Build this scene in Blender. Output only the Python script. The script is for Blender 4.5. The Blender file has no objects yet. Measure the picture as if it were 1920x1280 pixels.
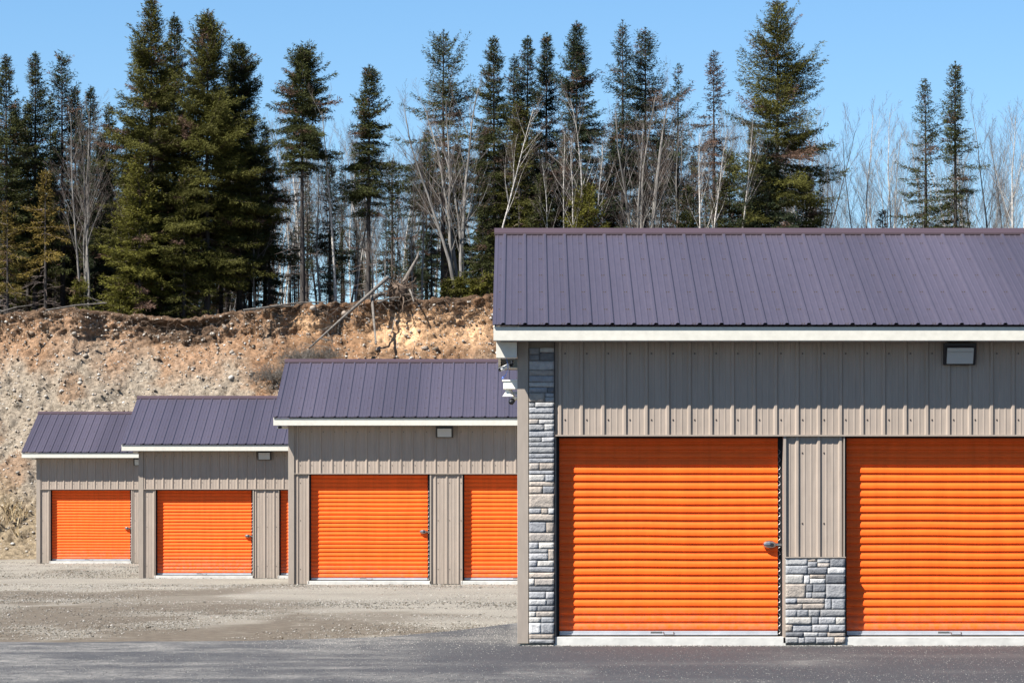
import bpy, math, random
import numpy as np
from mathutils import Vector

random.seed(7)
C = bpy.context.scene.collection
SC = bpy.context.scene
F = 6018.0      # focal length in photo pixels
VX, VY = 980.0, 963.0
ZC = 1.37
R = math.radians

def at(px, py, Y):
    return ((px - VX) / F * Y, Y, ZC - (py - VY) / F * Y)
def wx(px, Y): return (px - VX) / F * Y
def wz(py, Y): return ZC - (py - VY) / F * Y

# ------------------------------------------------------------------ noise
_rs = np.random.RandomState(11)
_LAT = _rs.rand(256, 256)
def vnoise(x, y):
    x = np.asarray(x, float); y = np.asarray(y, float)
    xi = np.floor(x).astype(int); yi = np.floor(y).astype(int)
    fx = x - xi; fy = y - yi
    fx = fx * fx * (3 - 2 * fx); fy = fy * fy * (3 - 2 * fy)
    a = _LAT[xi & 255, yi & 255]; b = _LAT[(xi + 1) & 255, yi & 255]
    c = _LAT[xi & 255, (yi + 1) & 255]; d = _LAT[(xi + 1) & 255, (yi + 1) & 255]
    return (a * (1 - fx) + b * fx) * (1 - fy) + (c * (1 - fx) + d * fx) * fy
def fbm(x, y, o=5, g=.5):
    s = 0; a = 1; t = 0
    for i in range(o):
        s = s + a * vnoise(x * 2 ** i + 17.3 * i, y * 2 ** i + 5.1 * i); t += a; a *= g
    return s / t
def sstep(a, b, v):
    t = np.clip((np.asarray(v, float) - a) / (b - a), 0, 1); return t * t * (3 - 2 * t)

# ------------------------------------------------------------------ materials
def mat(name, col, rough=.7, metal=0, spec=.3):
    m = bpy.data.materials.new(name); m.use_nodes = True
    b = m.node_tree.nodes['Principled BSDF']
    b.inputs['Base Color'].default_value = (*col, 1)
    b.inputs['Roughness'].default_value = rough
    b.inputs['Metallic'].default_value = metal
    b.inputs['Specular IOR Level'].default_value = spec
    return m
class NT:
    def __init__(s, m):
        s.t = m.node_tree; s.b = s.t.nodes['Principled BSDF']
        s.geo = s.n('ShaderNodeNewGeometry'); s.tc = s.n('ShaderNodeTexCoord')
    def n(s, k, **kw):
        x = s.t.nodes.new(k)
        for a, v in kw.items(): setattr(x, a, v)
        return x
    def l(s, a, b): s.t.links.new(a, b)
    def noise(s, scale, detail=4, rough=.55, stretch=(1, 1, 1), src='pos'):
        mp = s.n('ShaderNodeMapping'); mp.inputs['Scale'].default_value = stretch
        s.l(s.geo.outputs['Position'] if src == 'pos' else s.tc.outputs['Object'], mp.inputs['Vector'])
        x = s.n('ShaderNodeTexNoise'); x.inputs['Scale'].default_value = scale
        x.inputs['Detail'].default_value = detail; x.inputs['Roughness'].default_value = rough
        s.l(mp.outputs[0], x.inputs['Vector']); return x.outputs['Fac']
    def vor(s, scale, stretch=(1, 1, 1), feature='F1'):
        mp = s.n('ShaderNodeMapping'); mp.inputs['Scale'].default_value = stretch
        s.l(s.geo.outputs['Position'], mp.inputs['Vector'])
        x = s.n('ShaderNodeTexVoronoi'); x.inputs['Scale'].default_value = scale; x.feature = feature
        s.l(mp.outputs[0], x.inputs['Vector']); return x
    def ramp(s, f, stops):
        r = s.n('ShaderNodeValToRGB'); e = r.color_ramp.elements
        while len(e) < len(stops): e.new(.5)
        for i, (p, c) in enumerate(stops):
            e[i].position = p; e[i].color = (*c, 1) if len(c) == 3 else c
        s.l(f, r.inputs[0]); return r.outputs[0]
    def mix(s, f, a, b, mode='MIX'):
        x = s.n('ShaderNodeMix', data_type='RGBA', blend_type=mode)
        for sock, v in ((x.inputs[0], f), (x.inputs[6], a), (x.inputs[7], b)):
            if hasattr(v, 'links'): s.l(v, sock)
            elif isinstance(v, (int, float)): sock.default_value = v
            else: sock.default_value = (*v, 1)
        return x.outputs[2]
    def attr(s, name): 
        a = s.n('ShaderNodeAttribute'); a.attribute_name = name; return a.outputs['Color']
    def col(s, c): s.l(c, s.b.inputs['Base Color'])
    def bump(s, h, strength=.3, dist=.02):
        b = s.n('ShaderNodeBump'); b.inputs['Strength'].default_value = strength; b.inputs['Distance'].default_value = dist
        s.l(h, b.inputs['Height']); s.l(b.outputs[0], s.b.inputs['Normal'])
G1 = (.5, .5, .5)
def tinted(name, col, rough, spec=.3, scale=3, amt=.15, metal=0, bump=0, stretch=(1, 1, 1), fine=None, streak=0, splash=0, panel=0, buckle=0):
    m = mat(name, col, rough, metal, spec); t = NT(m)
    lo = tuple(c * (1 - amt) for c in col); hi = tuple(min(1, c * (1 + amt)) for c in col)
    c = t.ramp(t.noise(scale, 6, .6, stretch), [(.3, lo), (.7, hi)])
    if fine:
        c = t.mix(1.0, c, t.ramp(t.noise(fine, 3, .6, stretch), [(.3, (.88,) * 3), (.7, (1, 1, 1))]), 'MULTIPLY')
    if streak:    # rain and dust streaks running down the sheet
        c = t.mix(1.0, c, t.ramp(t.noise(9, 5, .7, (1, 1, .06)), [(.35, (1 - streak,) * 3), (.6, (1, 1, 1))]), 'MULTIPLY')
    if panel:     # sheets one metre wide differ a little in tone
        c = t.mix(1.0, c, t.ramp(t.noise(1.1, 0, .5, (1, .01, .01)), [(.35, (1 - panel,) * 3), (.65, (1 + panel * .4,) * 3)]), 'MULTIPLY')
    if splash:    # mud splashed up from the ground
        sp = t.n('ShaderNodeSeparateXYZ'); t.l(t.geo.outputs['Position'], sp.inputs[0])
        mr = t.n('ShaderNodeMapRange'); mr.inputs['From Min'].default_value = .42; mr.inputs['From Max'].default_value = -.05; t.l(sp.outputs['Z'], mr.inputs['Value'])
        k = t.mix(1.0, mr.outputs[0], t.ramp(t.noise(14, 6, .75), [(.38, (0,) * 3), (.62, (1,) * 3)]), 'MULTIPLY')
        k2 = t.mix(1.0, k, (splash,) * 3, 'MULTIPLY'); c = t.mix(k2, c, (.20, .175, .145))
    t.col(c)
    if bump: t.bump(t.noise(scale * 6, 5), bump, .01)
    if buckle: t.bump(t.noise(3.2, 2, .5, (1.6, 1, 1)), buckle, .05)
    return m
M = {}
M['siding'] = tinted('beige_metal', (.298, .246, .203), .5, .15, 1.2, .06, fine=40, stretch=(1, 1, .08), streak=.10, splash=.6, buckle=.12)
M['trim'] = tinted('beige_trim', (.262, .222, .185), .5, .15, 2, .05, fine=25, stretch=(1, 1, .2), splash=.6)
M['roof'] = tinted('brown_roof_metal', (.056, .047, .062), .38, .5, .9, .10, fine=30, stretch=(1, .15, .15), panel=.16, buckle=.10)
M['ridge'] = tinted('brown_ridge_metal', (.05, .032, .036), .45, .45, 1.3, .08)
M['fascia'] = tinted('cream_metal', (.49, .47, .41), .5, .3, 2, .03, fine=15)
M['orange'] = tinted('orange_paint', (.86, .113, .012), .45, .15, .8, .07, fine=20, stretch=(.2, 1, 1), streak=.13, splash=.45, buckle=.10)
M['black'] = mat('black_rubber_and_shade', (.012, .011, .012), .7)
M['alu'] = tinted('aluminium_bar', (.34, .35, .37), .4, .4, 6, .12, metal=.25)
M['chrome'] = mat('chrome', (.33, .31, .29), .25, .95)
M['steel'] = mat('dull_steel', (.35, .34, .33), .4, .5)
M['screw'] = mat('screw_heads', (.045, .034, .03), .6)
M['concrete'] = tinted('concrete', (.42, .41, .38), .9, .1, 5, .18, bump=.3)
M['white_plastic'] = mat('white_plastic', (.75, .74, .71), .4)
M['cream_plastic'] = mat('cream_plastic', (.74, .70, .60), .5)
M['black_plastic'] = mat('black_plastic', (.015, .015, .018), .35)
M['blue_cable'] = mat('blue_cable', (.04, .16, .6), .5)
M['lamp_glass'] = mat('frosted_lamp_glass', (.34, .35, .34), .25, 0, .5)
M['soffit'] = tinted('cream_soffit', (.7, .66, .58), .6, .2, 3, .03)
M['mortar'] = mat('dark_mortar', (.10, .10, .10), .9)

m = mat('stone_veneer', (.4, .4, .4), .9, 0, .15); t = NT(m)
c = t.mix(1, t.attr('tint'), t.ramp(t.noise(22, 6, .65), [(.3, (.72, .72, .74)), (.6, (1, 1, 1)), (.8, (1.0, .98, .95))]), 'MULTIPLY')
t.col(c); t.bump(t.noise(30, 6, .7), .8, .02); M['stone'] = m

m = mat('gravel_ground', (.4, .36, .3), .95, 0, .1); t = NT(m)
peb = t.vor(38); 
pc = t.ramp(t.noise(55, 3, .7), [(.28, (.08, .074, .063)), (.5, (.205, .190, .162)), (.72, (.38, .353, .308))])
big = t.ramp(t.noise(.45, 6, .6), [(.3, (.82, .8, .78)), (.7, (1.12, 1.1, 1.06))])
grav = t.mix(1, pc, big, 'MULTIPLY')
dirt = t.ramp(t.noise(9, 7, .7), [(.3, (.075, .062, .048)), (.65, (.135, .113, .088))])
mask = t.mix(1, t.attr('dirt'), t.ramp(t.noise(1.6, 7, .68), [(.32, (.55,) * 3), (.46, (1, 1, 1))]), 'MULTIPLY')
t.col(t.mix(mask, grav, dirt)); t.bump(t.noise(60, 4, .7), .7, .03); M['gravel'] = m

m = mat('asphalt', (.05, .05, .055), .85, 0, .25); t = NT(m)
ac = t.ramp(t.noise(110, 3, .7), [(.3, (.017, .0175, .0195)), (.55, (.035, .0355, .039)), (.8, (.10, .10, .104))])
dm = t.mix(1, t.attr('dust'), t.ramp(t.noise(2.2, 8, .7, (1, .8, 1)), [(.38, (.25,) * 3), (.62, (1, 1, 1))]), 'MULTIPLY')
dm = t.mix(1, dm, t.ramp(t.noise(26, 5, .75), [(.42, (.25,) * 3), (.58, (1, 1, 1))]), 'MULTIPLY')
t.col(t.mix(dm, ac, (.20, .19, .172))); t.bump(t.noise(120, 3, .7), .5, .01); M['asphalt'] = m

m = mat('bank_soil', (.3, .2, .12), .95, 0, .08); t = NT(m)
c = t.mix(1, t.attr('soil'), t.ramp(t.noise(7, 8, .72), [(.33, (.36, .33, .30)), (.47, (.92, .92, .92)), (.68, (1.7, 1.68, 1.65))]), 'MULTIPLY')
v = t.vor(9); vm = t.ramp(v.outputs['Distance'], [(.16, (1, 1, 1)), (.26, (0, 0, 0))])
vm2 = t.mix(1, vm, t.ramp(t.noise(3, 4, .7), [(.47, (0,) * 3), (.6, (.8,) * 3)]), 'MULTIPLY')
t.col(t.mix(vm2, c, (.40, .36, .30))); t.bump(t.noise(14, 8, .75), 1.0, .07); M['bank'] = m

def attrmat(name, attr, rough=.9, nscale=0, spec=.1, transl=0):
    m = mat(name, (.2, .2, .2), rough, 0, spec); t = NT(m); c = t.attr(attr)
    if nscale: c = t.mix(1, c, t.ramp(t.noise(nscale, 4, .6), [(.3, (.75,) * 3), (.7, (1.15,) * 3)]), 'MULTIPLY')
    t.col(c)
    if transl:
        tr = t.n('ShaderNodeBsdfTranslucent'); t.l(c, tr.inputs[0]); mx = t.n('ShaderNodeMixShader'); mx.inputs[0].default_value = transl
        t.l(t.b.outputs[0], mx.inputs[1]); t.l(tr.outputs[0], mx.inputs[2])
        t.l(mx.outputs[0], t.t.nodes['Material Output'].inputs['Surface'])
    return m
M['rock'] = attrmat('loose_stone', 'tint', .9, 12)
M['needles'] = attrmat('needles', 'tint', .7, 0, .08, .10)
M['grass'] = attrmat('straw_grass', 'tint', .8, 0, .1, .2)
def bark(name, lo, hi, sc=6, st=(1, 1, .25)):
    m = mat(name, hi, .9, 0, .1); t = NT(m)
    t.col(t.ramp(t.noise(sc, 6, .7, st), [(.32, lo), (.62, hi)])); t.bump(t.noise(sc * 4, 4, .6, st), .4, .02); return m
M['bark_dark'] = bark('spruce_bark', (.022, .019, .018), (.062, .055, .05))
M['bark_grey'] = bark('grey_bark', (.06, .056, .051), (.19, .178, .163))
M['bark_brown'] = bark('twig_brown', (.06, .046, .04), (.15, .12, .105))
M['bark_birch'] = bark('birch_bark', (.12, .11, .10), (.50, .47, .43), 9, (1, 1, 1.6))
M['wood_grey'] = bark('weathered_wood', (.055, .048, .042), (.15, .135, .118), 8)
M['root'] = bark('root_brown', (.035, .025, .02), (.13, .095, .07), 8, (1, 1, 1))

# ------------------------------------------------------------------ mesh helpers
class MB:
    def __init__(s): s.v = []; s.f = []; s.m = []
    def poly(s, pts, mi=0):
        n = len(s.v); s.v += [tuple(p) for p in pts]; s.f.append(tuple(range(n, n + len(pts)))); s.m.append(mi)
    def box(s, x0, x1, y0, y1, z0, z1, mi=0):
        n = len(s.v)
        s.v += [(x, y, z) for z in (z0, z1) for y in (y0, y1) for x in (x0, x1)]
        for q in ((0, 1, 5, 4), (1, 3, 7, 5), (3, 2, 6, 7), (2, 0, 4, 6), (4, 5, 7, 6), (0, 2, 3, 1)):
            s.f.append(tuple(n + i for i in q)); s.m.append(mi)
    def prism(s, poly, d, mi=0):     # closed polygon extruded along vector d
        n = len(s.v); k = len(poly)
        s.v += [tuple(p) for p in poly] + [tuple(p[i] + d[i] for i in range(3)) for p in poly]
        s.f.append(tuple(range(n, n + k))[::-1]); s.m.append(mi)
        s.f.append(tuple(range(n + k, n + 2 * k))); s.m.append(mi)
        for i in range(k):
            j = (i + 1) % k; s.f.append((n + i, n + j, n + k + j, n + k + i)); s.m.append(mi)
    def tube(s, pts, rad, k=8, mi=0, cap=True):
        pts = [Vector(p) for p in pts]; n0 = len(s.v)
        if not hasattr(rad, '__len__'): rad = [rad] * len(pts)
        for i, p in enumerate(pts):
            d = (pts[min(i + 1, len(pts) - 1)] - pts[max(i - 1, 0)]).normalized()
            a = d.cross(Vector((0, 0, 1)) if abs(d.z) < .9 else Vector((1, 0, 0))).normalized(); b = d.cross(a)
            for j in range(k):
                w = 2 * math.pi * j / k
                s.v.append(tuple(p + (a * math.cos(w) + b * math.sin(w)) * rad[i]))
        for i in range(len(pts) - 1):
            for j in range(k):
                s.f.append((n0 + i * k + j, n0 + i * k + (j + 1) % k, n0 + (i + 1) * k + (j + 1) % k, n0 + (i + 1) * k + j)); s.m.append(mi)
        if cap:
            s.f.append(tuple(n0 + j for j in range(k))); s.m.append(mi)
            e = n0 + (len(pts) - 1) * k; s.f.append(tuple(e + j for j in range(k))); s.m.append(mi)
    def build(s, name, mats, parent=None, smooth=False, bevel=0):
        me = bpy.data.meshes.new(name); me.from_pydata(s.v, [], s.f); me.update()
        if not isinstance(mats, (list, tuple)): mats = [mats]
        for x in mats: me.materials.append(x)
        me.polygons.foreach_set('material_index', s.m)
        if smooth: me.polygons.foreach_set('use_smooth', [True] * len(s.f))
        o = bpy.data.objects.new(name, me); C.objects.link(o); o.parent = parent
        if bevel:
            b = o.modifiers.new('b', 'BEVEL'); b.width = bevel; b.segments = 2; b.limit_method = 'ANGLE'
        return o

def npmesh(name, V, Fq, mats, parent=None, cols=None, cname='tint', smooth=False, midx=None, link=True):
    """V (n,3), Fq (m,k) equal sized faces; cols per vertex (n,3)"""
    me = bpy.data.meshes.new(name); n = len(V); mm, k = Fq.shape
    me.vertices.add(n); me.vertices.foreach_set('co', np.asarray(V, np.float32).ravel())
    me.loops.add(mm * k); me.loops.foreach_set('vertex_index', Fq.astype(np.int32).ravel())
    me.polygons.add(mm); me.polygons.foreach_set('loop_start', np.arange(0, mm * k, k, dtype=np.int32))
    me.polygons.foreach_set('loop_total', np.full(mm, k, np.int32))
    if smooth: me.polygons.foreach_set('use_smooth', np.ones(mm, bool))
    if not isinstance(mats, (list, tuple)): mats = [mats]
    for x in mats: me.materials.append(x)
    if midx is not None: me.polygons.foreach_set('material_index', midx.astype(np.int32))
    if cols is not None:
        a = me.attributes.new(cname, 'FLOAT_COLOR', 'POINT')
        cc = np.ones((n, 4), np.float32); cc[:, :3] = cols; a.data.foreach_set('color', cc.ravel())
    me.update(calc_edges=True); me.validate()
    o = bpy.data.objects.new(name, me)
    if link: C.objects.link(o)
    o.parent = parent
    return o

def empty(name, loc=(0, 0, 0), rz=0):
    o = bpy.data.objects.new(name, None); C.objects.link(o); o.location = loc; o.rotation_euler = (0, 0, rz)
    o.empty_display_size = .2; return o
def tag(o, label=None, cat=None, group=None, kind=None):
    if label: o['label'] = label
    if cat: o['category'] = cat
    if group: o['group'] = group
    if kind: o['kind'] = kind
    return o
def copy_tree(o, parent=None):
    c = o.copy(); C.objects.link(c); c.parent = parent
    for ch in list(o.children): copy_tree(ch, c)
    return c

# ------------------------------------------------------------------ ground heights
GY = [-100, 0, 34, 50, 63.9, 79.3, 95.4, 106, 130]
GZ = [-.05, -.05, -.035, -.04, -.032, -.222, -.10, -.11, -.12]
def gz(Y): return np.interp(Y, GY, GZ)
# bank crest in photo pixels
CPX = [-400, 0, 130, 250, 350, 450, 560, 640, 700, 800, 920, 1200, 2300]
CPY = [592, 588, 577, 588, 598, 585, 573, 570, 566, 562, 554, 545, 540]
YC0 = 115.0
def crest_z(x):
    px = VX + np.asarray(x) * F / YC0
    return wz(np.interp(px, CPX, CPY), YC0)
def crest_y(x): return YC0 + 1.6 * (vnoise(np.asarray(x) * .23 + 40, 3.3) - .5) + .5 * (vnoise(np.asarray(x) * 1.1, 9) - .5)
def plateau_z(x, Y): return crest_z(x) - .02 * (Y - YC0) - .12

# ------------------------------------------------------------------ ribbed sheets
PITCH = .2286
def rib_profile(width, phase, big=(.027, .012, .019), small=(.011, .006, .0035)):
    k0 = int((0 - phase) / PITCH) - 2; k1 = int((width - phase) / PITCH) + 2
    pu, ph = [], []
    for k in range(k0, k1 + 1):
        c = phase + k * PITCH
        for cc, (b, tp, h) in ((c, big), (c + PITCH * .35, small), (c + PITCH * .65, small)):
            pu += [cc - b, cc - tp, cc + tp, cc + b]; ph += [0, h, h, 0]
    pu = np.array(pu); ph = np.array(ph)
    inner = (pu > 1e-4) & (pu < width - 1e-4)
    us = np.concatenate([[0], pu[inner], [width]]); hs = np.interp(us, pu, ph)
    return us, hs
def ribbed(mb, O, U, V, N, width, v0, v1, phase, mi=0, screws=(), smi=1, sstep_=1):
    """v0/v1: numbers or functions of u"""
    O, U, V, N = map(Vector, (O, U, V, N)); us, hs = rib_profile(width, phase)
    f0 = v0 if callable(v0) else (lambda u: v0); f1 = v1 if callable(v1) else (lambda u: v1)
    n0 = len(mb.v)
    for u, h in zip(us, hs):
        b = O + U * float(u) + N * float(h)
        mb.v.append(tuple(b + V * f0(u))); mb.v.append(tuple(b + V * f1(u)))
    for i in range(len(us) - 1):
        mb.f.append((n0 + 2 * i, n0 + 2 * i + 2, n0 + 2 * i + 3, n0 + 2 * i + 1)); mb.m.append(mi)
    k = 0
    for vs in screws:
        c = phase % PITCH
        while c < width - .05:
            for du in ((.055,) if sstep_ == 1 else (-.045, .16)):
                u = c + du
                if .01 < u < width - .01 and f0(u) < vs < f1(u):
                    p = O + U * u + V * vs + N * .0005; q = .0075
                    top = [p + U * a * .6 + V * b * .6 + N * .007 for a, b in ((-q, -q), (q, -q), (q, q), (-q, q))]
                    bot = [p + U * a + V * b for a, b in ((-q, -q), (q, -q), (q, q), (-q, q))]
                    mb.poly(top, smi)
                    for i in range(4):
                        j = (i + 1) % 4; mb.poly([bot[i], bot[j], top[j], top[i]], smi)
            c += PITCH

# ------------------------------------------------------------------ stone veneer
def stone_veneer(x0, x1, z0, z1, yf, seed, thick=.035):
    rnd = random.Random(seed); stones = []
    def rect(xa, xb, za, zb):
        w, h = xb - xa, zb - za
        if h > .15 or (h > .09 and rnd.random() < .3):
            k = rnd.uniform(.35, .65) * h
            if min(k, h - k) > .034: rect(xa, xb, za, za + k); rect(xa, xb, za + k, zb); return
        if w > max(.30, 3.2 * h) or (w > .2 and rnd.random() < .4):
            k = rnd.uniform(.22, .78) * w
            if min(k, w - k) > .05: rect(xa, xa + k, za, zb); rect(xa + k, xb, za, zb); return
        stones.append((xa, xb, za, zb))
    z = z0
    while z < z1 - .001:
        h = rnd.choice([.05, .06, .07, .08, .10, .12, .15])
        if z1 - (z + h) < .05: h = z1 - z
        if (x1 - x0) > .4:
            k = x0 + (x1 - x0) * rnd.uniform(.3, .7)
            rect(x0, k, z, z + h); rect(k, x1, z, z + h)
        else: rect(x0, x1, z, z + h)
        z += h
    V = []; Fc = []; Cc = []
    pal = [(.20, .204, .212), (.16, .164, .172), (.25, .25, .252), (.30, .296, .288), (.21, .214, .22), (.33, .315, .29), (.29, .25, .212), (.27, .235, .20), (.35, .345, .335), (.20, .20, .20), (.25, .225, .20), (.13, .134, .142)]
    g = .0022
    for (a, b, c, d) in stones:
        a += g; b -= g; c += g; d -= g
        nx = max(3, int((b - a) / .025)); nz = max(3, int((d - c) / .02))
        col = np.array(rnd.choice(pal)) * rnd.uniform(.98, 1.34); th = thick * rnd.uniform(.88, 1.12)
        ox, oz = rnd.uniform(0, 90), rnd.uniform(0, 90); n0 = len(V)
        tilt = rnd.uniform(-.006, .006)
        for j in range(nz + 1):
            for i in range(nx + 1):
                x = a + (b - a) * i / nx; zz = c + (d - c) * j / nz
                e = min(i, nx - i, j, nz - j)
                y = yf - th * (1 if e > 0 else .95) - (float(fbm(ox + x * 22, oz + zz * 50, 3)) - .5) * .016 * (e > 0) - tilt * (j / nz - .5)
                sh = (float(vnoise(oz + zz * 30, ox + x * 9)) - .5) * .004 if e == 0 else 0
                V.append((x + sh, y, zz + sh)); Cc.append(col)
        for j in range(nz):
            for i in range(nx):
                q = n0 + j * (nx + 1) + i; Fc.append((q, q + 1, q + nx + 2, q + nx + 1))
        # sides
        ring = [n0 + i for i in range(nx + 1)] + [n0 + j * (nx + 1) + nx for j in range(1, nz + 1)] + \
               [n0 + nz * (nx + 1) + i for i in range(nx - 1, -1, -1)] + [n0 + j * (nx + 1) for j in range(nz - 1, 0, -1)]
        b0 = len(V)
        for r in ring: V.append((V[r][0], yf + .002, V[r][2])); Cc.append(col * .6)
        for i in range(len(ring)):
            j = (i + 1) % len(ring); Fc.append((ring[j], ring[i], b0 + i, b0 + j))
    return np.array(V), np.array(Fc), np.array(Cc)

# ------------------------------------------------------------------ storage buildings
DEPTH = 6.1; OH = .37; OPEN_OFF = .412; OPEN_W = 2.405; DPITCH = 3.055
HEAD = 2.196; SLAB = .07; DREC = .152
def door_profile(z0, z1):
    p = .083; pts = [(z0, 0)]; z = z0 + .012
    while z + p < z1:
        pts += [(z, .001), (z + .008, .015), (z + .012, .0175), (z + .034, .0175), (z + .046, .015), (z + .067, .003), (z + .073, .001)]
        z += p
    pts.append((z1, 0)); return pts
def make_door():
    d = empty('roller_door')
    mb = MB(); z0 = SLAB + .055; z1 = HEAD + .03; pr = door_profile(z0, z1)
    x0, x1 = .034, OPEN_W - .048; n0 = 0
    nc = 26
    for (z, h) in pr:
        for c in range(nc + 1):
            x = x0 + (x1 - x0) * c / nc; e = math.sin(math.pi * c / nc)
            mb.v.append((x, -h * .9 - e * .006 * (float(vnoise(x * 1.7 + 3, z * 1.3)) - .5), z + e * .010 * (float(vnoise(x * 1.3, z * .9 + 7)) - .5)))
    for i in range(len(pr) - 1):
        for c in range(nc):
            k = i * (nc + 1) + c; mb.f.append((k, k + 1, k + nc + 2, k + nc + 1)); mb.m.append(0)
    mb.build('door_curtain', M['orange'], d)
    mb = MB(); mb.box(x0 + .002, x1 - .002, -.022, .015, SLAB + .012, z0 + .002)
    mb.box(x0, x1, -.034, -.0225, SLAB + .014, SLAB + .03); mb.build('bottom_bar', M['alu'], d, bevel=.003)
    mb = MB(); mb.box(x0, x1, -.024, .012, SLAB + .001, SLAB + .0115); mb.build('rubber_seal', M['black'], d)
    mb = MB(); xm = (x0 + x1) / 2
    mb.tube([(xm - .055, -.025, SLAB + .045), (xm - .05, -.055, SLAB + .02), (xm + .05, -.055, SLAB + .02), (xm + .055, -.025, SLAB + .045)], .006, 6)
    mb.box(xm - .19, xm - .07, -.027, -.0222, SLAB + .03, SLAB + .052)
    mb.build('pull_handle', M['chrome'], d)
    # latch with cylinder lock
    mb = MB(); zl = 1.045; xl = x1 - .035
    for i in range(7): pass
    n = 14
    prof = [(-.08, .006), (-.07, .026), (-.045, .041), (-.01, .046), (.03, .04), (.055, .026), (.06, .008)]
    mb.tube([(xl - .045 + a, -.034, zl) for a, r in prof], [r for a, r in prof], n)
    mb.box(xl + .0, xl + .075, -.026, -.018, zl - .012, zl + .012)
    mb.build('latch', M['chrome'], d, smooth=False)
    mb = MB(); mb.tube([(xl - .03, -.088, zl - .004), (xl - .03, -.05, zl - .004)], .021, 12); mb.build('lock_cylinder', M['black_plastic'], d)
    mb = MB(); mb.box(x0 + .001, x1 - .001, -.045, -.018, HEAD - .022, HEAD + .02); mb.build('top_shade_strip', M['black'], d)  # black strip standing in for the shadow under the header
    # side guides and black gaps, left guide widened to stand in for its shadow
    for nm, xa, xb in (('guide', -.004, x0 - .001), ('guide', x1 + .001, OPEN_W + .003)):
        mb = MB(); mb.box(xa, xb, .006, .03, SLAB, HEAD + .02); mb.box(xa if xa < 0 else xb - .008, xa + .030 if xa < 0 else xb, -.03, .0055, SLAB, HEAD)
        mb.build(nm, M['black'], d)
    mb = MB(); z = SLAB + .05; pts = []
    while z < HEAD - .1:
        pts += [(x1 + .004 + .022 * math.sin(a), -.012 - .006 * math.cos(a), z + .024 * math.cos(a + math.pi)) for a in [i * math.pi / 6 for i in range(0, 7)]]
        z += .083
    mb.tube(pts, .0022, 4)
    mb.build('edge_clips', M['steel'], d)
    return d
DOOR = None
def building(xc, Y, z0, rake, nd, stone, drop, wall_phase_px, roof_phase_px, label, seed):
    global DOOR
    b = empty('storage_building', (xc, Y, z0))
    L = OPEN_OFF + nd * DPITCH + OPEN_OFF - (DPITCH - OPEN_W)
    EB = 3.187 - drop              # fascia bottom / soffit
    FH = .145
    rise = 1.28; run = DEPTH / 2 + OH + .03
    ze = EB + FH + .018            # roof sheet at eave edge
    k = F / Y; ke = F / (Y - OH)
    wph = ((wall_phase_px - VX) / k - xc); rph = ((roof_phase_px - VX) / ke - xc)
    hdr0 = .118
    # slab
    mb = MB(); mb.box(.03, L - .03, .045, DEPTH - .03, -.35, SLAB - .002); 
    for i in range(nd):
        a = OPEN_OFF + i * DPITCH; mb.box(a - .03, a + OPEN_W + .03, -.012, .044, -.35, SLAB)
    mb.build('foundation_slab', M['concrete'], b, bevel=.008)
    # header siding
    xs = (.333 + .056) if stone else hdr0
    mb = MB()
    ribbed(mb, (xs, 0, 0), (1, 0, 0), (0, 0, 1), (0, -1, 0), L - hdr0 - xs, HEAD + .012, EB + .02, wph - xs, 0, screws=[HEAD + .17, EB - .12])
    mb.build('upper_siding', [M['siding'], M['screw']], b)
    mb = MB(); mb.box(xs, L - hdr0, -.026, .16, HEAD - .004, HEAD + .0115); mb.build('header_trim', M['trim'], b)
    # corner trims
    for xa, xb in ((0, hdr0), (L - hdr0, L)):
        mb = MB(); mb.prism([(xa, -.03, 0), (xb, -.03, 0), (xb, .09, 0), (xa, .09, 0)], (0, 0, EB + .02))
        mb.build('corner_trim', M['trim'], b, bevel=.004)
    # pillars
    spans = [(hdr0, OPEN_OFF)] + [(OPEN_OFF + i * DPITCH + OPEN_W, OPEN_OFF + (i + 1) * DPITCH) for i in range(nd - 1)] + [(L - OPEN_OFF, L - hdr0)]
    for i, (xa, xb) in enumerate(spans):
        mid = 0 < i < len(spans) - 1
        mb = MB(); zb = 0.01
        if stone: zb = .905 if mid else (EB if i == 0 else .01)
        if zb < 2:
            ribbed(mb, (xa, .018, 0), (1, 0, 0), (0, 0, 1), (0, -1, 0), xb - xa, zb, HEAD - .005, wph - xa, 0, screws=[1.27, HEAD - .18, .3])
            mb.build('pillar_siding', [M['siding'], M['screw']], b)
        # edge channels / jambs
        mb = MB()
        if i > 0: mb.box(xa, xa + .028, -.012, .2, SLAB * 0 + .005, HEAD - .0045); mb.box(xa + .0282, xa + .036, -.004, .019, zb, HEAD - .0045)
        if i < len(spans) - 1: mb.box(xb - .012, xb, -.012 if not stone or i else .0, .2, .005, HEAD - .0045)
        mb.build('door_jamb', M['trim'], b)
        if stone and (mid or i == 0):
            sa, sb = (hdr0 + .004, .389) if i == 0 else (xa + .02, xb + .004)
            st = EB - .06 if i == 0 else .905
            V, Fc, Cc = stone_veneer(sa, sb, -.0, st, -.005, seed + i * 31)
            npmesh('stone_veneer', V, Fc, M['stone'], b, Cc)
            mb = MB(); mb.box(sa + .003, sb - .003, -.016, .017, .002, st); mb.build('mortar', M['mortar'], b)
            if i == 0:
                mb = MB(); mb.box(sb - .0005, sb + .009, -.03, -.001, 0, EB); mb.build('stone_edge_trim', M['screw'], b)
            else:
                mb = MB(); mb.box(sa - .004, sb + .002, -.05, .0, st + .001, st + .012); mb.build('stone_cap', M['trim'], b)
        if stone and i == 0:
            mb = MB(); mb.box(hdr0, .389, .018, .05, 0, EB); mb.build('backing_wall', M['trim'], b)
    # side and rear walls
    slope = rise / run
    def gab(u): return ze - .02 + slope * (min(u, DEPTH - u) + OH) - .04
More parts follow.
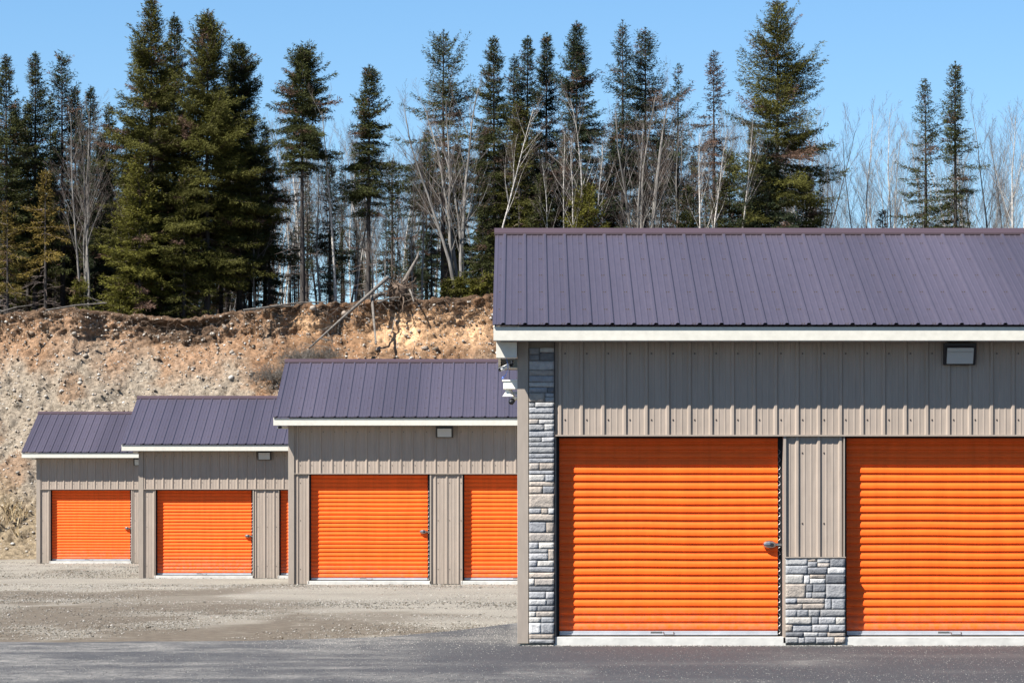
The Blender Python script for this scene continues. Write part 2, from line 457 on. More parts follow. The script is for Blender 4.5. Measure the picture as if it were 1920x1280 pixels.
    for X, U, O in ((0, (0, -1, 0), (0, DEPTH, 0)), (L, (0, 1, 0), (L, 0, 0))):
        mb = MB(); N = (-1, 0, 0) if X == 0 else (1, 0, 0)
        ribbed(mb, (O[0] - .02 * N[0], O[1] + (-.005 if X == 0 else .09), 0), U, (0, 0, 1), N, DEPTH - .095, 0, lambda u: gab(u + .05), .1, 0)
        mb.build('gable_wall', [M['siding'], M['screw']], b)
    mb = MB(); ribbed(mb, (L, DEPTH, 0), (-1, 0, 0), (0, 0, 1), (0, 1, 0), L, 0, EB + .02, .1, 0); mb.build('rear_wall', [M['siding'], M['screw']], b)
    # fascia + soffit
    for nm, ya, yb in (('fascia', -OH, -OH + .03), ('fascia', DEPTH + OH - .03, DEPTH + OH)):
        mb = MB(); mb.box(-rake, L + rake, ya, yb, EB, EB + FH - .004)
        mb.box(-rake + .001, L + rake - .001, ya + (.004 if ya < 0 else -.012), yb + (.012 if ya < 0 else -.004), EB - .006, EB - .0005)
        mb.build(nm, M['fascia'], b)
    for ya, yb in ((-OH + .0305, -.0305), (DEPTH + .02, DEPTH + OH - .0305)):
        mb = MB(); mb.box(-rake + .02, L + rake - .02, ya, yb, EB + .004, EB + .012); mb.build('soffit', M['soffit'], b)
    # rake boards on the gables
    for X in (-rake, L + rake - .03):
        for s in (0, 1):
            y0 = -OH + .031; y1 = DEPTH / 2 - .001
            f = lambda y: y if s == 0 else DEPTH - y
            t0 = ze - .03 + slope * .031; t1 = ze - .03 + slope * (DEPTH / 2 + OH)
            pr = [(X, f(y0), t0 - .14), (X, f(y1), t1 - .14), (X, f(y1), t1 - .002), (X, f(y0), t0 - .002)]
            mb = MB(); mb.prism(pr, (.03, 0, 0)); mb.build('rake_board', M['fascia'], b)
    # boxed eave return hanging below the front corner
    if stone:
        mb = MB(); mb.box(-.222, -.004, -.20, .0, EB - .175, EB - .008); mb.build('eave_return', M['fascia'], b, bevel=.003)
    else:
        mb = MB(); mb.box(-.12, -.004, -.18, 0, EB - .06, EB - .008); mb.build('eave_return', M['fascia'], b, bevel=.003)
    # roof sheets
    roof = empty('roof'); roof.parent = b
    sl = math.hypot(run, rise); cs, sn = run / sl, rise / sl
    mb = MB()
    ribbed(mb, (-rake - .01, -OH - .03, ze), (1, 0, 0), (0, cs, sn), (0, -sn, cs), L + 2 * rake + .02, 0, sl - .01, rph + rake + .01, 0,
           screws=[.03, .55, 1.2, 1.85, 2.5, 3.15], sstep_=2)
    mb.poly([(-rake - .008, -OH - .028, ze - .008), (L + rake + .008, -OH - .028, ze - .008), (L + rake + .008, DEPTH / 2, ze + rise - .03), (-rake - .008, DEPTH / 2, ze + rise - .03)], 0)
    ro = mb.build('roof_sheet', [M['roof'], M['screw']], roof)
    mb = MB()
    ribbed(mb, (-rake - .01, DEPTH + OH + .03, ze), (1, 0, 0), (0, -cs, sn), (0, sn, cs), L + 2 * rake + .02, 0, sl - .01, rph + rake + .01, 0)
    mb.poly([(-rake - .008, DEPTH + OH + .028, ze - .008), (L + rake + .008, DEPTH + OH + .028, ze - .008), (L + rake + .008, DEPTH / 2, ze + rise - .03), (-rake - .008, DEPTH / 2, ze + rise - .03)], 0)
    mb.build('roof_sheet', [M['roof'], M['screw']], roof)
    mb = MB(); y = DEPTH / 2; zt = ze + rise + .035; w = .17
    pr = [(-rake - .02, y - w, zt - w * slope - .004), (-rake - .02, y - .02, zt), (-rake - .02, y + .02, zt), (-rake - .02, y + w, zt - w * slope - .004),
          (-rake - .02, y + w, zt - w * slope - .026), (-rake - .02, y, zt - .05), (-rake - .02, y - w, zt - w * slope - .026)]
    mb.prism(pr, (L + 2 * rake + .04, 0, 0)); mb.build('ridge_cap', M['ridge'], roof)
    # doors
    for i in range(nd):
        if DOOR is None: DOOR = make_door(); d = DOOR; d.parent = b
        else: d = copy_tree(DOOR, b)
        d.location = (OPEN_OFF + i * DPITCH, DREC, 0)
    tag(b, label, 'storage building', 'rows of self storage units with orange doors')
    return b, L

B = []
B.append(building(-.056, 34.0, 0, .25, 4, True, 0, 1090.4, 943.5, 'nearest storage building at right with grey stone clad columns and orange roller doors', 5))
B.append(building((540.5 - VX) / 94.2, 63.9, -.03, .27, 5, False, .035, 579.4, 519.4, 'storage building just left of the stone clad one, largest of those standing on gravel', 50))
B.append(building((261 - VX) / 75.8, 79.3, -.22, .38, 5, False, .045, 305.8, 321.5, 'storage building third from the right, partly hidden behind a nearer beige corner', 90))
B.append(building((68 - VX) / 63.1, 95.4, -.10, .38, 5, False, .055, 90.9, 64.9, 'farthest and leftmost storage building below the straw covered bank', 130))

B = [b for b, L in B]
# ------------------------------------------------------------------ wall lamps
def wall_lamp():
    t = empty('wall_lamp'); w, h, d = .17, .115, .13
    mb = MB()
    mb.prism([(-w, 0, -h), (-w, -.05, -h), (-w, -d, h - .025), (-w, -d, h), (-w, 0, h)], (2 * w, 0, 0)); mb.build('housing', M['black_plastic'], t, bevel=.008)
    # frame and glass standing proud of the sloped face
    mb = MB(); n = Vector((0, -(2 * h - .025), -(d - .05))).normalized()
    def fp(x, s, off): 
        y = -.05 - (d - .05) * s; z = -h + (2 * h - .025) * s; return (x, y + n.y * off, z + n.z * off)
    a = [fp(-w + .03, .08, .003), fp(w - .03, .08, .003), fp(w - .03, .88, .003), fp(-w + .03, .88, .003)]
    mb.prism(a, (0, n.y * .016, n.z * .016)); mb.build('lens', M['lamp_glass'], t, bevel=.004)
    mb = MB(); a = [fp(-w + .035, .66, .02), fp(w - .035, .66, .02), fp(w - .035, .70, .02), fp(-w + .035, .70, .02)]
    mb.prism(a, (0, n.y * .003, n.z * .003)); mb.build('lens_bar', M['steel'], t)
    return t
lamp0 = wall_lamp()
for i, (px, py, Y, lab) in enumerate([(1798, 664, 34, 'dark framed flood lamp under the eave of the stone clad building'),
        (833.5, 812, 63.9, 'flood lamp under the eave of the second building from the right'),
        (496, 855.5, 79.3, 'flood lamp under the eave of the third building from the right'),
        (262, 867, 95.4, 'flood lamp on the farthest building, half hidden by the next beige corner')]):
    o = lamp0 if i == 0 else copy_tree(lamp0)
    p = at(px, py, Y - .02); o.location = (p[0], Y - .02, p[2] + (.03 if i else .0))
    tag(o, lab, 'wall lamp', 'flood lamps under the eaves')

# ------------------------------------------------------------------ security gear on the gable of the nearest building
YG = 34.12
def q(zx, zy, Y=YG): return Vector(at(920 + zx / 5.565, 630 + zy / 5.565, Y))
t = empty('security_camera', q(225, 300)); o0 = t.location.copy()
def loc(v): return tuple(Vector(v) - o0)
mb = MB(); mb.tube([loc(q(228, 252)), loc(q(225, 300))], .012, 8); mb.tube([loc(q(228, 300)), loc(q(190, 305))], [.022, .018], 10); mb.build('mount', M['black_plastic'], t)
mb = MB(); mb.tube([loc(q(185, 305, YG - .02)), loc(q(100, 350, YG - .06))], [.019, .023], 12); mb.build('camera_body', M['white_plastic'], t, bevel=.003)
mb = MB(); mb.prism([loc(q(195, 292, YG - .05)), loc(q(82, 330, YG - .09)), loc(q(78, 338, YG - .09)), loc(q(195, 300, YG - .05))], (0, .07, 0)); mb.build('sun_shield', M['white_plastic'], t)
mb = MB(); mb.tube([loc(q(100, 350, YG - .06)), loc(q(90, 356, YG - .065))], .018, 12); mb.build('lens', M['black_plastic'], t)
tag(t, 'white bullet camera with black mount hanging below the cream eave box', 'security camera')
mb = MB(); mb.tube([q(176, 48, 33.9), q(175, 100, 33.9), q(158, 160, 33.89), q(160, 220, 33.89), q(178, 290, 33.9), q(180, 350, 33.95), q(160, 400), q(128, 440), q(115, 448), q(118, 432), q(140, 415)], .003, 6)
tag(mb.build('cable', M['blue_cable']), 'blue cable dangling from the eave past the white bullet camera', 'cable')
t = empty('junction_box', q(200, 508)); o0 = t.location.copy()
a, b_ = loc(q(133, 555)), loc(q(286, 470))
mb = MB(); mb.box(a[0], b_[0], -.08, .08, a[2], b_[2]); mb.build('box_body', M['cream_plastic'], t, bevel=.004)
a, b_ = loc(q(120, 478)), loc(q(286, 460)); mb = MB(); mb.box(a[0], b_[0], -.09, .09, b_[2] - .014, b_[2] + .002); mb.build('lid', M['cream_plastic'], t, bevel=.002)
tag(t, 'cream rectangular junction box on the gable wall between the two cameras', 'junction box')
t = empty('horn_speaker', q(190, 590)); o0 = t.location.copy()
mb = MB(); P = [loc(q(*p)) for p in ((150, 560), (212, 560), (222, 590), (262, 628), (118, 628), (140, 595))]
c0 = Vector(loc(q(190, 559))); hz = abs(P[3][2] - c0.z)
mb.tube([(c0.x, 0, c0.z), (c0.x, 0, c0.z - hz * .45), (c0.x, 0, c0.z - hz * .8), (c0.x, 0, c0.z - hz)], [.034, .04, .058, .068], 16)
mb.build('horn', M['cream_plastic'], t, smooth=False)
mb = MB(); mb.box(c0.x + .01, loc(q(286, 600))[0], .0, .03, c0.z - .05, c0.z - .02); mb.build('bracket', M['steel'], t)
tag(t, 'cream flared horn speaker right under the junction box', 'speaker')
t = empty('security_camera', q(240, 650)); o0 = t.location.copy()
mb = MB(); mb.tube([loc(q(284, 640)), loc(q(255, 645)), loc(q(228, 672))], [.02, .024, .027], 12); mb.build('camera_body', M['cream_plastic'], t)
mb = MB(); mb.tube([loc(q(228, 672, YG - .01)), loc(q(212, 690, YG - .04)), loc(q(205, 698, YG - .05))], [.03, .032, .018], 12); mb.build('lens', M['black_plastic'], t)
tag(t, 'small dark lensed camera below the cream horn speaker', 'security camera')
t = empty('security_camera', at(525, 799.5, 63.6))
mb = MB(); mb.tube([(0, 0, .06), (0, 0, 0)], .015, 8); mb.tube([(.03, 0, -.01), (-.04, -.03, -.02)], .025, 10); mb.build('camera_body', M['black_plastic'], t)
mb = MB(); mb.tube([(-.041, -.031, -.02), (-.05, -.035, -.022)], .02, 10); mb.build('lens', M['lamp_glass'], t)
tag(t, 'tiny dark camera under the left eave end of the second building from the right', 'security camera')

# ------------------------------------------------------------------ ground
def grid(xs, ys): 
    X, Yg = np.meshgrid(xs, ys); nx, ny = len(xs), len(ys)
    i = np.arange(nx - 1)[None, :] + nx * np.arange(ny - 1)[:, None]
    return X.ravel(), Yg.ravel(), np.stack([i, i + 1, i + nx + 1, i + nx], -1).reshape(-1, 4)
xs = np.concatenate([np.linspace(-900, -40, 12), np.arange(-38, 24, .3), np.linspace(26, 900, 12)])
ys = np.concatenate([np.linspace(-900, 20, 14), np.arange(22, 108, .3), np.linspace(109, 900, 12)])
X, Yg, Fq = grid(xs, ys)
inner = (Yg > 20) & (Yg < 110) & (np.abs(X + 8) < 32)
Z = gz(Yg) + inner * (.05 * (fbm(X * .22, Yg * .22) - .5) + .03 * (fbm(X * 1.1, Yg * 1.1, 3) - .5)) * sstep(36, 42, Yg) - (Yg > 109) * .8
for (bx, by, bz) in [(b.location.x, b.location.y, b.location.z) for b in B]:
    near = sstep(3, 0, np.abs(Yg - (by + 2.5)) - 3.2)
    Z = Z * (1 - near) + near * (bz - (.04 if by < 40 else .002))
def dirt_at(X, Yg):
    px = VX + X * F / np.maximum(Yg, 1); py = VY + (ZC + .05) * F / np.maximum(Yg, 1)
    wob = 20 * (fbm(X * .9, Yg * .3, 5) - .5)
    top = np.interp(px, [0, 300, 450, 560, 700, 960], [1131, 1134, 1128, 1150, 1168, 1174]) + wob
    d1 = sstep(top - 2, top + 3, py)
    light = sstep(.56, .62, fbm(X * 1.3 + 9, Yg * .35, 5)); d1 = d1 * (1 - .75 * light)
    band = np.interp(px, [-50, 200, 420, 520, 900], [1118, 1115, 1110, 1100, 1098]) + wob * .5
    d2 = sstep(9, 4, np.abs(py - band)) * sstep(620, 380, px) * .95
    b3 = np.interp(px, [0, 262], [1083, 1072]); d3 = sstep(5, 2, np.abs(py - b3)) * sstep(265, 240, px) * .8
    d4 = sstep(.58, .66, fbm(X * .5 + 3, Yg * .16, 5)) * .7
    return np.clip(np.maximum.reduce([d1, d2, d3, d4]), 0, 1)
dirt = dirt_at(X, Yg) * inner
g = npmesh('ground', np.stack([X, Yg, Z], -1), Fq, M['gravel'], None, np.repeat(dirt[:, None], 3, 1), 'dirt', smooth=True)
tag(g, kind='structure')
# asphalt sheet
AX = [-40, -5.7, -3, -1.6, -.9, -.07, 1, 3, 40]; AY = [34.7, 34.9, 35.3, 36.4, 38.2, 41.2, 44, 45.5, 46]
xs = np.concatenate([np.linspace(-90, -9, 40), np.arange(-8.9, 9, .1), np.linspace(9.1, 90, 30)])
tt = np.concatenate([np.linspace(0, .55, 14), np.linspace(.56, .999, 150), [1.0]])
X, T, Fq = grid(xs, tt)
far = np.interp(X, AX, AY) + .35 * (fbm(X * 1.6, X * 0 + 2, 4) - .5)
Yg = -120 + (far + 120) * (1 - (1 - T) ** 2.2)
Z = gz(Yg) + .012 - .03 * (T > .999)
Z = np.where((X > -.3) & (Yg > 34.02), np.minimum(Z, -.02), Z)
px = VX + X * F / Yg; py = VY + (ZC + .04) * F / Yg
dust = .40 * sstep(.46, .70, fbm(X * .5, Yg * 1.3, 5)) * sstep(1100, 700, px) + .22 * sstep(1000, 700, px) + .22 * sstep(.45, .66, fbm(X * .5, Yg * 1.3, 5)) + .03
dust += .4 * np.exp(-((px - 925) / 50) ** 2 - ((py - 1192) / 18) ** 2)
dust += .9 * np.exp(-((px - 655) / 120) ** 2 - ((py - 1203) / 12) ** 2)
dust += .6 * sstep(500, 0, px) * sstep(.38, .6, fbm(X * 1.2, Yg * .9, 4))
dust += .6 * np.exp(-((py - 1262) / 7) ** 2) * sstep(930, 970, px) * sstep(1130, 1090, px) + .5 * np.exp(-((px - 1520) / 90) ** 2 - ((py - 1243) / 9) ** 2)
dust += .9 * sstep(1214, 1209, py) * (px > 960)
npm = npmesh('asphalt_road', np.stack([X, Yg, Z], -1), Fq, M['asphalt'], None, np.repeat(np.clip(dust, 0, 1)[:, None], 3, 1), 'dust', smooth=True)
tag(npm, kind='structure')

# ------------------------------------------------------------------ bank
xs = np.arange(-36, 32, .075); nt = 210
ts = np.concatenate([np.linspace(0, 1, nt), 1 + np.linspace(.02, 1, 26)])
X, T, Fq = grid(xs, ts)
cz = crest_z(X); cy = crest_y(X); toe_y = 104.3 + 1.2 * (vnoise(X * .15, 1.7) - .5)
Tc = np.clip(T, 0, 1); z0 = -.35
hfrac = np.where(Tc < .86, Tc / .86 * .885, .885 + (Tc - .86) / .14 * .115)
lipY = np.where(Tc < .86, .93 * (Tc / .86) ** .95, .93 + .02 * (Tc - .86) / .14)   # near vertical scarp on top
Zb = z0 + (cz - z0) * hfrac; Yb = toe_y + (cy - toe_y) * lipY
gul = fbm(X * .55, T * 2.2, 5) - .5; med = fbm(X * 1.7 + 9, Tc * 13, 5, .6) - .5; fin = fbm(X * 6 + 3, Tc * 60, 4, .65) - .5
amp = sstep(0, .1, Tc)
PXL = VX + X * F / 113.
lip = np.exp(-((T - .985) / .02) ** 2)
Yb = Yb - amp * (1.2 * gul + .40 * med + .30 * fin) * np.where(T > 1, 0, 1) - lip * (.10 + .35 * sstep(230, 290, PXL) * sstep(440, 380, PXL) + .25 * (vnoise(X * 1.3, 4.4) - .5)) * np.where(T > 1, 0, 1)
Zb = Zb + amp * (.15 * med + .2 * fin)
k = np.clip(T - 1, 0, 1)
Yp = cy + .0 + k * 60 * (k + .15); Zp = plateau_z(X, Yp) + .12 * (1 - sstep(0, .1, k)) + .25 * (fbm(X * .8, Yp * .8, 3) - .5)
Yb = np.where(T > 1, Yp, Yb); Zb = np.where(T > 1, Zp, Zb)
BX, BY, BZ = X.reshape(len(ts), len(xs)), Yb.reshape(len(ts), len(xs)), Zb.reshape(len(ts), len(xs))
px = VX + X * F / Yb; py = VY - (Zb - ZC) * F / Yb
def soil_col(px, py, X, Z, T):
    n1 = fbm(X * .9, Z * .9, 5); n2 = fbm(X * 3.1 + 7, Z * 3.1, 5, .6); n3 = fbm(X * .45 + 20, Z * 1.2, 4)
    grey = np.array((.185, .155, .120)); orange = np.array((.20, .108, .056)); sand = np.array((.46, .295, .17)); dark = np.array((.05, .034, .024))
    straw = np.array((.17, .132, .085)); brown = np.array((.15, .085, .046))
    c = np.tile(grey, (len(px), 1))
    def mixin(col, w):
        nonlocal c
        w = np.clip(w, 0, 1)[:, None]; c = c * (1 - w) + col * w
    dep = (crest_z(X) - Z)                                      # metres below the crest
    jit = (n1 - .5) * 2.6
    mixin(orange * .9 + grey * .1, sstep(2.8, .6, dep + jit) * .8)
    mixin(brown, sstep(430, 560, px + (n3 - .5) * 200) * sstep(3.6, 2.4, dep + jit) * .85)
    mixin(orange, sstep(.5, .62, n2) * sstep(420, 520, px) * sstep(700, 650, px) * .8)
    mixin(sand, np.exp(-(((px - 800) / 105) ** 4) - ((py - 618) / 34) ** 4) * sstep(.3, .5, n2 + .12))
    mixin(sand * .9, np.exp(-((px - 590) / 50) ** 2 - ((py - 608) / 16) ** 2) * .9)
    mixin(brown, sstep(.6, .7, fbm(X * .7 + 50, Z * .7, 5)) * .6)
    mixin(straw, sstep(2.6, 1.0, Z + jit * .8 + (px - 60) * .012) * .9)
    mixin(dark, sstep(.30, .06, dep + (n2 - .5) * .8 + (n3 - .5) * .5 - .75 * sstep(200, 280, px) * sstep(450, 380, px)) * .75)
    mixin(dark * 1.4, (T > 1.0) * 1.0)
    return c
sc = soil_col(px, py, X, Zb, T)
o = npmesh('hillside', np.stack([X, Yb, Zb], -1), Fq, M['bank'], None, sc, 'soil', smooth=False)
tag(o, kind='structure')

# ------------------------------------------------------------------ stones
PHI = (1 + 5 ** .5) / 2
ICO = np.array([(-1, PHI, 0), (1, PHI, 0), (-1, -PHI, 0), (1, -PHI, 0), (0, -1, PHI), (0, 1, PHI), (0, -1, -PHI), (0, 1, -PHI), (PHI, 0, -1), (PHI, 0, 1), (-PHI, 0, -1), (-PHI, 0, 1)]) / 1.9
ICF = np.array([(0, 11, 5), (0, 5, 1), (0, 1, 7), (0, 7, 10), (0, 10, 11), (1, 5, 9), (5, 11, 4), (11, 10, 2), (10, 7, 6), (7, 1, 8), (3, 9, 4), (3, 4, 2), (3, 2, 6), (3, 6, 8), (3, 8, 9), (4, 9, 5), (2, 4, 11), (6, 2, 10), (8, 6, 7), (9, 8, 1)])
OCT = np.array([(1, 0, 0), (-1, 0, 0), (0, 1, 0), (0, -1, 0), (0, 0, 1), (0, 0, -1)], float)
OCF = np.array([(0, 2, 4), (2, 1, 4), (1, 3, 4), (3, 0, 4), (2, 0, 5), (1, 2, 5), (3, 1, 5), (0, 3, 5)])
def rotmats(n, rs):
    qn = rs.randn(n, 4); qn /= np.linalg.norm(qn, axis=1)[:, None]; w, x, y, z = qn.T
    return np.stack([np.stack([1 - 2 * (y * y + z * z), 2 * (x * y - z * w), 2 * (x * z + y * w)], -1),
                     np.stack([2 * (x * y + z * w), 1 - 2 * (x * x + z * z), 2 * (y * z - x * w)], -1),
                     np.stack([2 * (x * z - y * w), 2 * (y * z + x * w), 1 - 2 * (x * x + y * y)], -1)], 1)
def stones(name, P, rad, cols, base='oct', seed=3):
    rs = np.random.RandomState(seed); bv, bf = (OCT, OCF) if base == 'oct' else (ICO, ICF); n = len(P)
    v = bv[None] * (1 + .35 * (rs.rand(n, len(bv), 1) - .5)) * (rs.rand(n, 1, 3) * .7 + .65)
    v = np.einsum('nij,nkj->nki', rotmats(n, rs), v) * rad[:, None, None]; v[:, :, 2] *= .75
    v += P[:, None, :]; f = bf[None] + len(bv) * np.arange(n)[:, None, None]
    return npmesh(name, v.reshape(-1, 3), f.reshape(-1, 3), M['rock'], None, np.repeat(cols, len(bv), 0))
rs = np.random.RandomState(5)
n = 15000
ti = (rs.rand(n) ** .8 * (nt - 4)).astype(int); xi = rs.randint(100, len(xs) - 200, n)
rad = .018 + .045 * rs.rand(n) ** 3 + .07 * (rs.rand(n) > .985)
P = np.stack([BX[ti, xi], BY[ti, xi] - rad * .3, BZ[ti, xi] + rad * .2], -1)
cl = np.array([(.25, .22, .185), (.29, .262, .225), (.20, .165, .135), (.15, .115, .085), (.35, .33, .30)])[rs.randint(0, 5, n)] * (.8 + .4 * rs.rand(n, 1))
tag(stones('loose_stones', P, rad, cl, 'ico', 9), 'pale loose stones strewn over the cut bank', 'stones', kind='stuff')
n = 120000
Yr = 36 + 62 * rs.rand(n) ** 1.4; Xr = (-1020 + 1030 * rs.rand(n)) / F * Yr
dm = fbm(Xr * .6, Yr * .3, 4)
rad = .005 + .008 * rs.rand(n) ** 2 + .011 * (rs.rand(n) > .985) ; rad *= (.6 + Yr / 90)
keep = (Yr > np.interp(Xr, AX, AY) + .1) & (dm + .35 * rs.rand(n) > .62 - .12 * (Yr > 50))
keep &= rs.rand(n) > dirt_at(Xr, Yr) * .72
for b in B[1:]: keep &= ~((Xr > b.location.x - .02) & (Yr > b.location.y - .06) & (Yr < b.location.y + DEPTH + .1))
P = np.stack([Xr, Yr, gz(Yr) + .02 * (fbm(Xr * 1.1, Yr * 1.1, 3) - .5) + rad * .15], -1)[keep]
cl = np.array([(.24, .225, .195), (.18, .168, .145), (.30, .28, .25), (.09, .083, .072), (.13, .108, .082)])[rs.randint(0, 5, n)] * (.8 + .35 * rs.rand(n, 1))
tag(stones('gravel_stones', P, rad[keep], cl[keep], 'oct', 4), 'loose grey gravel stones scattered over the yard', 'gravel', kind='stuff')
n = 2200
pxr = np.concatenate([925 + 55 * rs.randn(n // 2), 655 + 110 * rs.randn(n // 2)]); pyr = np.concatenate([1192 + 13 * rs.randn(n // 2), 1203 + 9 * rs.randn(n // 2)])
Yr = (ZC + .03) * F / (pyr - VY); Xr = (pxr - VX) / F * Yr
keep = (Xr < -.08) & (Yr < np.interp(Xr, AX, AY)); rad = .003 + .004 * rs.rand(n) ** 2
P = np.stack([Xr, Yr, gz(Yr) + .012 + rad * .4], -1)[keep]; cl = np.array([(.24, .23, .21), (.33, .31, .28)])[rs.randint(0, 2, n)]
tag(stones('spilled_gravel', P, rad[keep], cl[keep], 'oct', 6), 'fine gravel spilled over the edge of the asphalt', 'gravel', kind='stuff')

n = 30000
pyr = 1212 + 110 * rs.rand(n); pxr = -30 + 1980 * rs.rand(n); Yr = (ZC + .03) * F / (pyr - VY); Xr = (pxr - VX) / F * Yr
keep = ((Yr < np.interp(Xr, AX, AY) - .1) & ((Xr < -.08) | (Yr < 33.9)) & (fbm(Xr * 1.5, Yr * 1.2, 4) + .5 * rs.rand(n) > .60)) ; rad = .0022 + .0038 * rs.rand(n) ** 2.5
P = np.stack([Xr, Yr, gz(Yr) + .012 + rad * .3], -1)[keep]; cl = np.array([(.15, .145, .135), (.26, .25, .23), (.06, .06, .062)])[rs.randint(0, 3, n)]
tag(stones('asphalt_grit', P, rad[keep], cl[keep], 'oct', 8), 'scattered pale grit lying on the asphalt', 'grit', kind='stuff')
n = 2600
Xr = 5.6 * rs.rand(n); Yr = 33.93 - .16 * rs.rand(n) ** 1.6; rad = .004 + .007 * rs.rand(n) ** 2
P = np.stack([Xr, Yr, gz(Yr) + .012 + rad * .4], -1); cl = np.array([(.24, .23, .21), (.34, .32, .29), (.14, .13, .12)])[rs.randint(0, 3, n)]
tag(stones('edge_gravel', P, rad, cl, 'oct', 12), 'line of loose gravel against the concrete sill of the nearest building', 'gravel', kind='stuff')

# ------------------------------------------------------------------ straw grass
def blades(name, base, hgt, wid, cols, seed, lean=.6, parent=None, m='grass'):
    rs = np.random.RandomState(seed); n = len(base)
    a = rs.rand(n) * 6.283; ln = hgt * lean * rs.rand(n)
    d = np.stack([np.cos(a), np.sin(a), a * 0], -1); s = np.stack([-np.sin(a), np.cos(a), a * 0], -1)
    mid = base + d * (ln * .35)[:, None] + np.array([0, 0, 1]) * (hgt * .6)[:, None]
    tip = base + d * ln[:, None] + np.array([0, 0, 1]) * (hgt * (1 - .3 * rs.rand(n)))[:, None]
    w = wid[:, None]
    v = np.stack([base - s * w, base + s * w, mid + s * w * .7, tip, mid - s * w * .7], 1)
    f = np.arange(5)[None] + 5 * np.arange(n)[:, None]
    return npmesh(name, v.reshape(-1, 3), f, M[m], parent, np.repeat(cols, 5, 0))
n = 42000
ti = (rs.rand(n) ** 1.6 * (nt * .62)).astype(int); xi = rs.randint(120, 480, n)
Pg = np.stack([BX[ti, xi], BY[ti, xi], BZ[ti, xi]], -1) + .05 * rs.randn(n, 3) * [1, 1, .1]
cg = fbm(Pg[:, 0] * 1.3, Pg[:, 2] * 1.5 + 30, 4)
keep = (cg > .50 + .06 * Pg[:, 2] + .012 * np.maximum(Pg[:, 0] + 15.5, 0)); Pg = Pg[keep]; n = len(Pg)
cl = np.array([(.48, .37, .21), (.38, .29, .17), (.26, .19, .12), (.55, .46, .30)])[rs.randint(0, 4, n)]
tag(blades('dry_grass', Pg, .12 + .28 * rs.rand(n), .006 + .006 * rs.rand(n), cl, 2), 'dry straw coloured grass on the lower bank at left', 'grass', kind='stuff')

# ------------------------------------------------------------------ trees
def tubes_np(segs, k):
    """segs (n,8): p0 p1 r0 r1 -> prisms"""
    S = np.asarray(segs, float); p0, p1, r0, r1 = S[:, :3], S[:, 3:6], S[:, 6], S[:, 7]; n = len(S)
    d = p1 - p0; d /= np.maximum(np.linalg.norm(d, axis=1), 1e-6)[:, None]
    up = np.where(np.abs(d[:, 2:3]) > .9, np.array([[1., 0, 0]]), np.array([[0, 0, 1.]]))
    a = np.cross(d, up); a /= np.linalg.norm(a, axis=1)[:, None]; b = np.cross(d, a)
    w = np.arange(k) * 2 * np.pi / k
    ring = a[:, None] * np.cos(w)[None, :, None] + b[:, None] * np.sin(w)[None, :, None]
    v = np.concatenate([p0[:, None] + ring * r0[:, None, None], p1[:, None] + ring * r1[:, None, None]], 1)
    j = np.arange(k); q4 = np.stack([j, (j + 1) % k, (j + 1) % k + k, j + k], -1)
    f = q4[None] + 2 * k * np.arange(n)[:, None, None]
    return v.reshape(-1, 3), f.reshape(-1, 4)
def seg_object(name, segs, m, parent=None, k=4):
    v, f = tubes_np(segs, k); return npmesh(name, v, f, m, parent, smooth=(k > 4))

def trunk_path(rs, H, lean=.0, wob=.03, n=10):
    pts = []; o = np.zeros(2); la = rs.rand() * 6.28
    for i in range(n + 1):
        t = i / n; o = o + rs.randn(2) * wob * H / n * 1.2
        pts.append((o[0] + math.cos(la) * lean * H * t, o[1] * .6 + math.sin(la) * lean * H * t * .4, H * t))
    return np.array(pts)

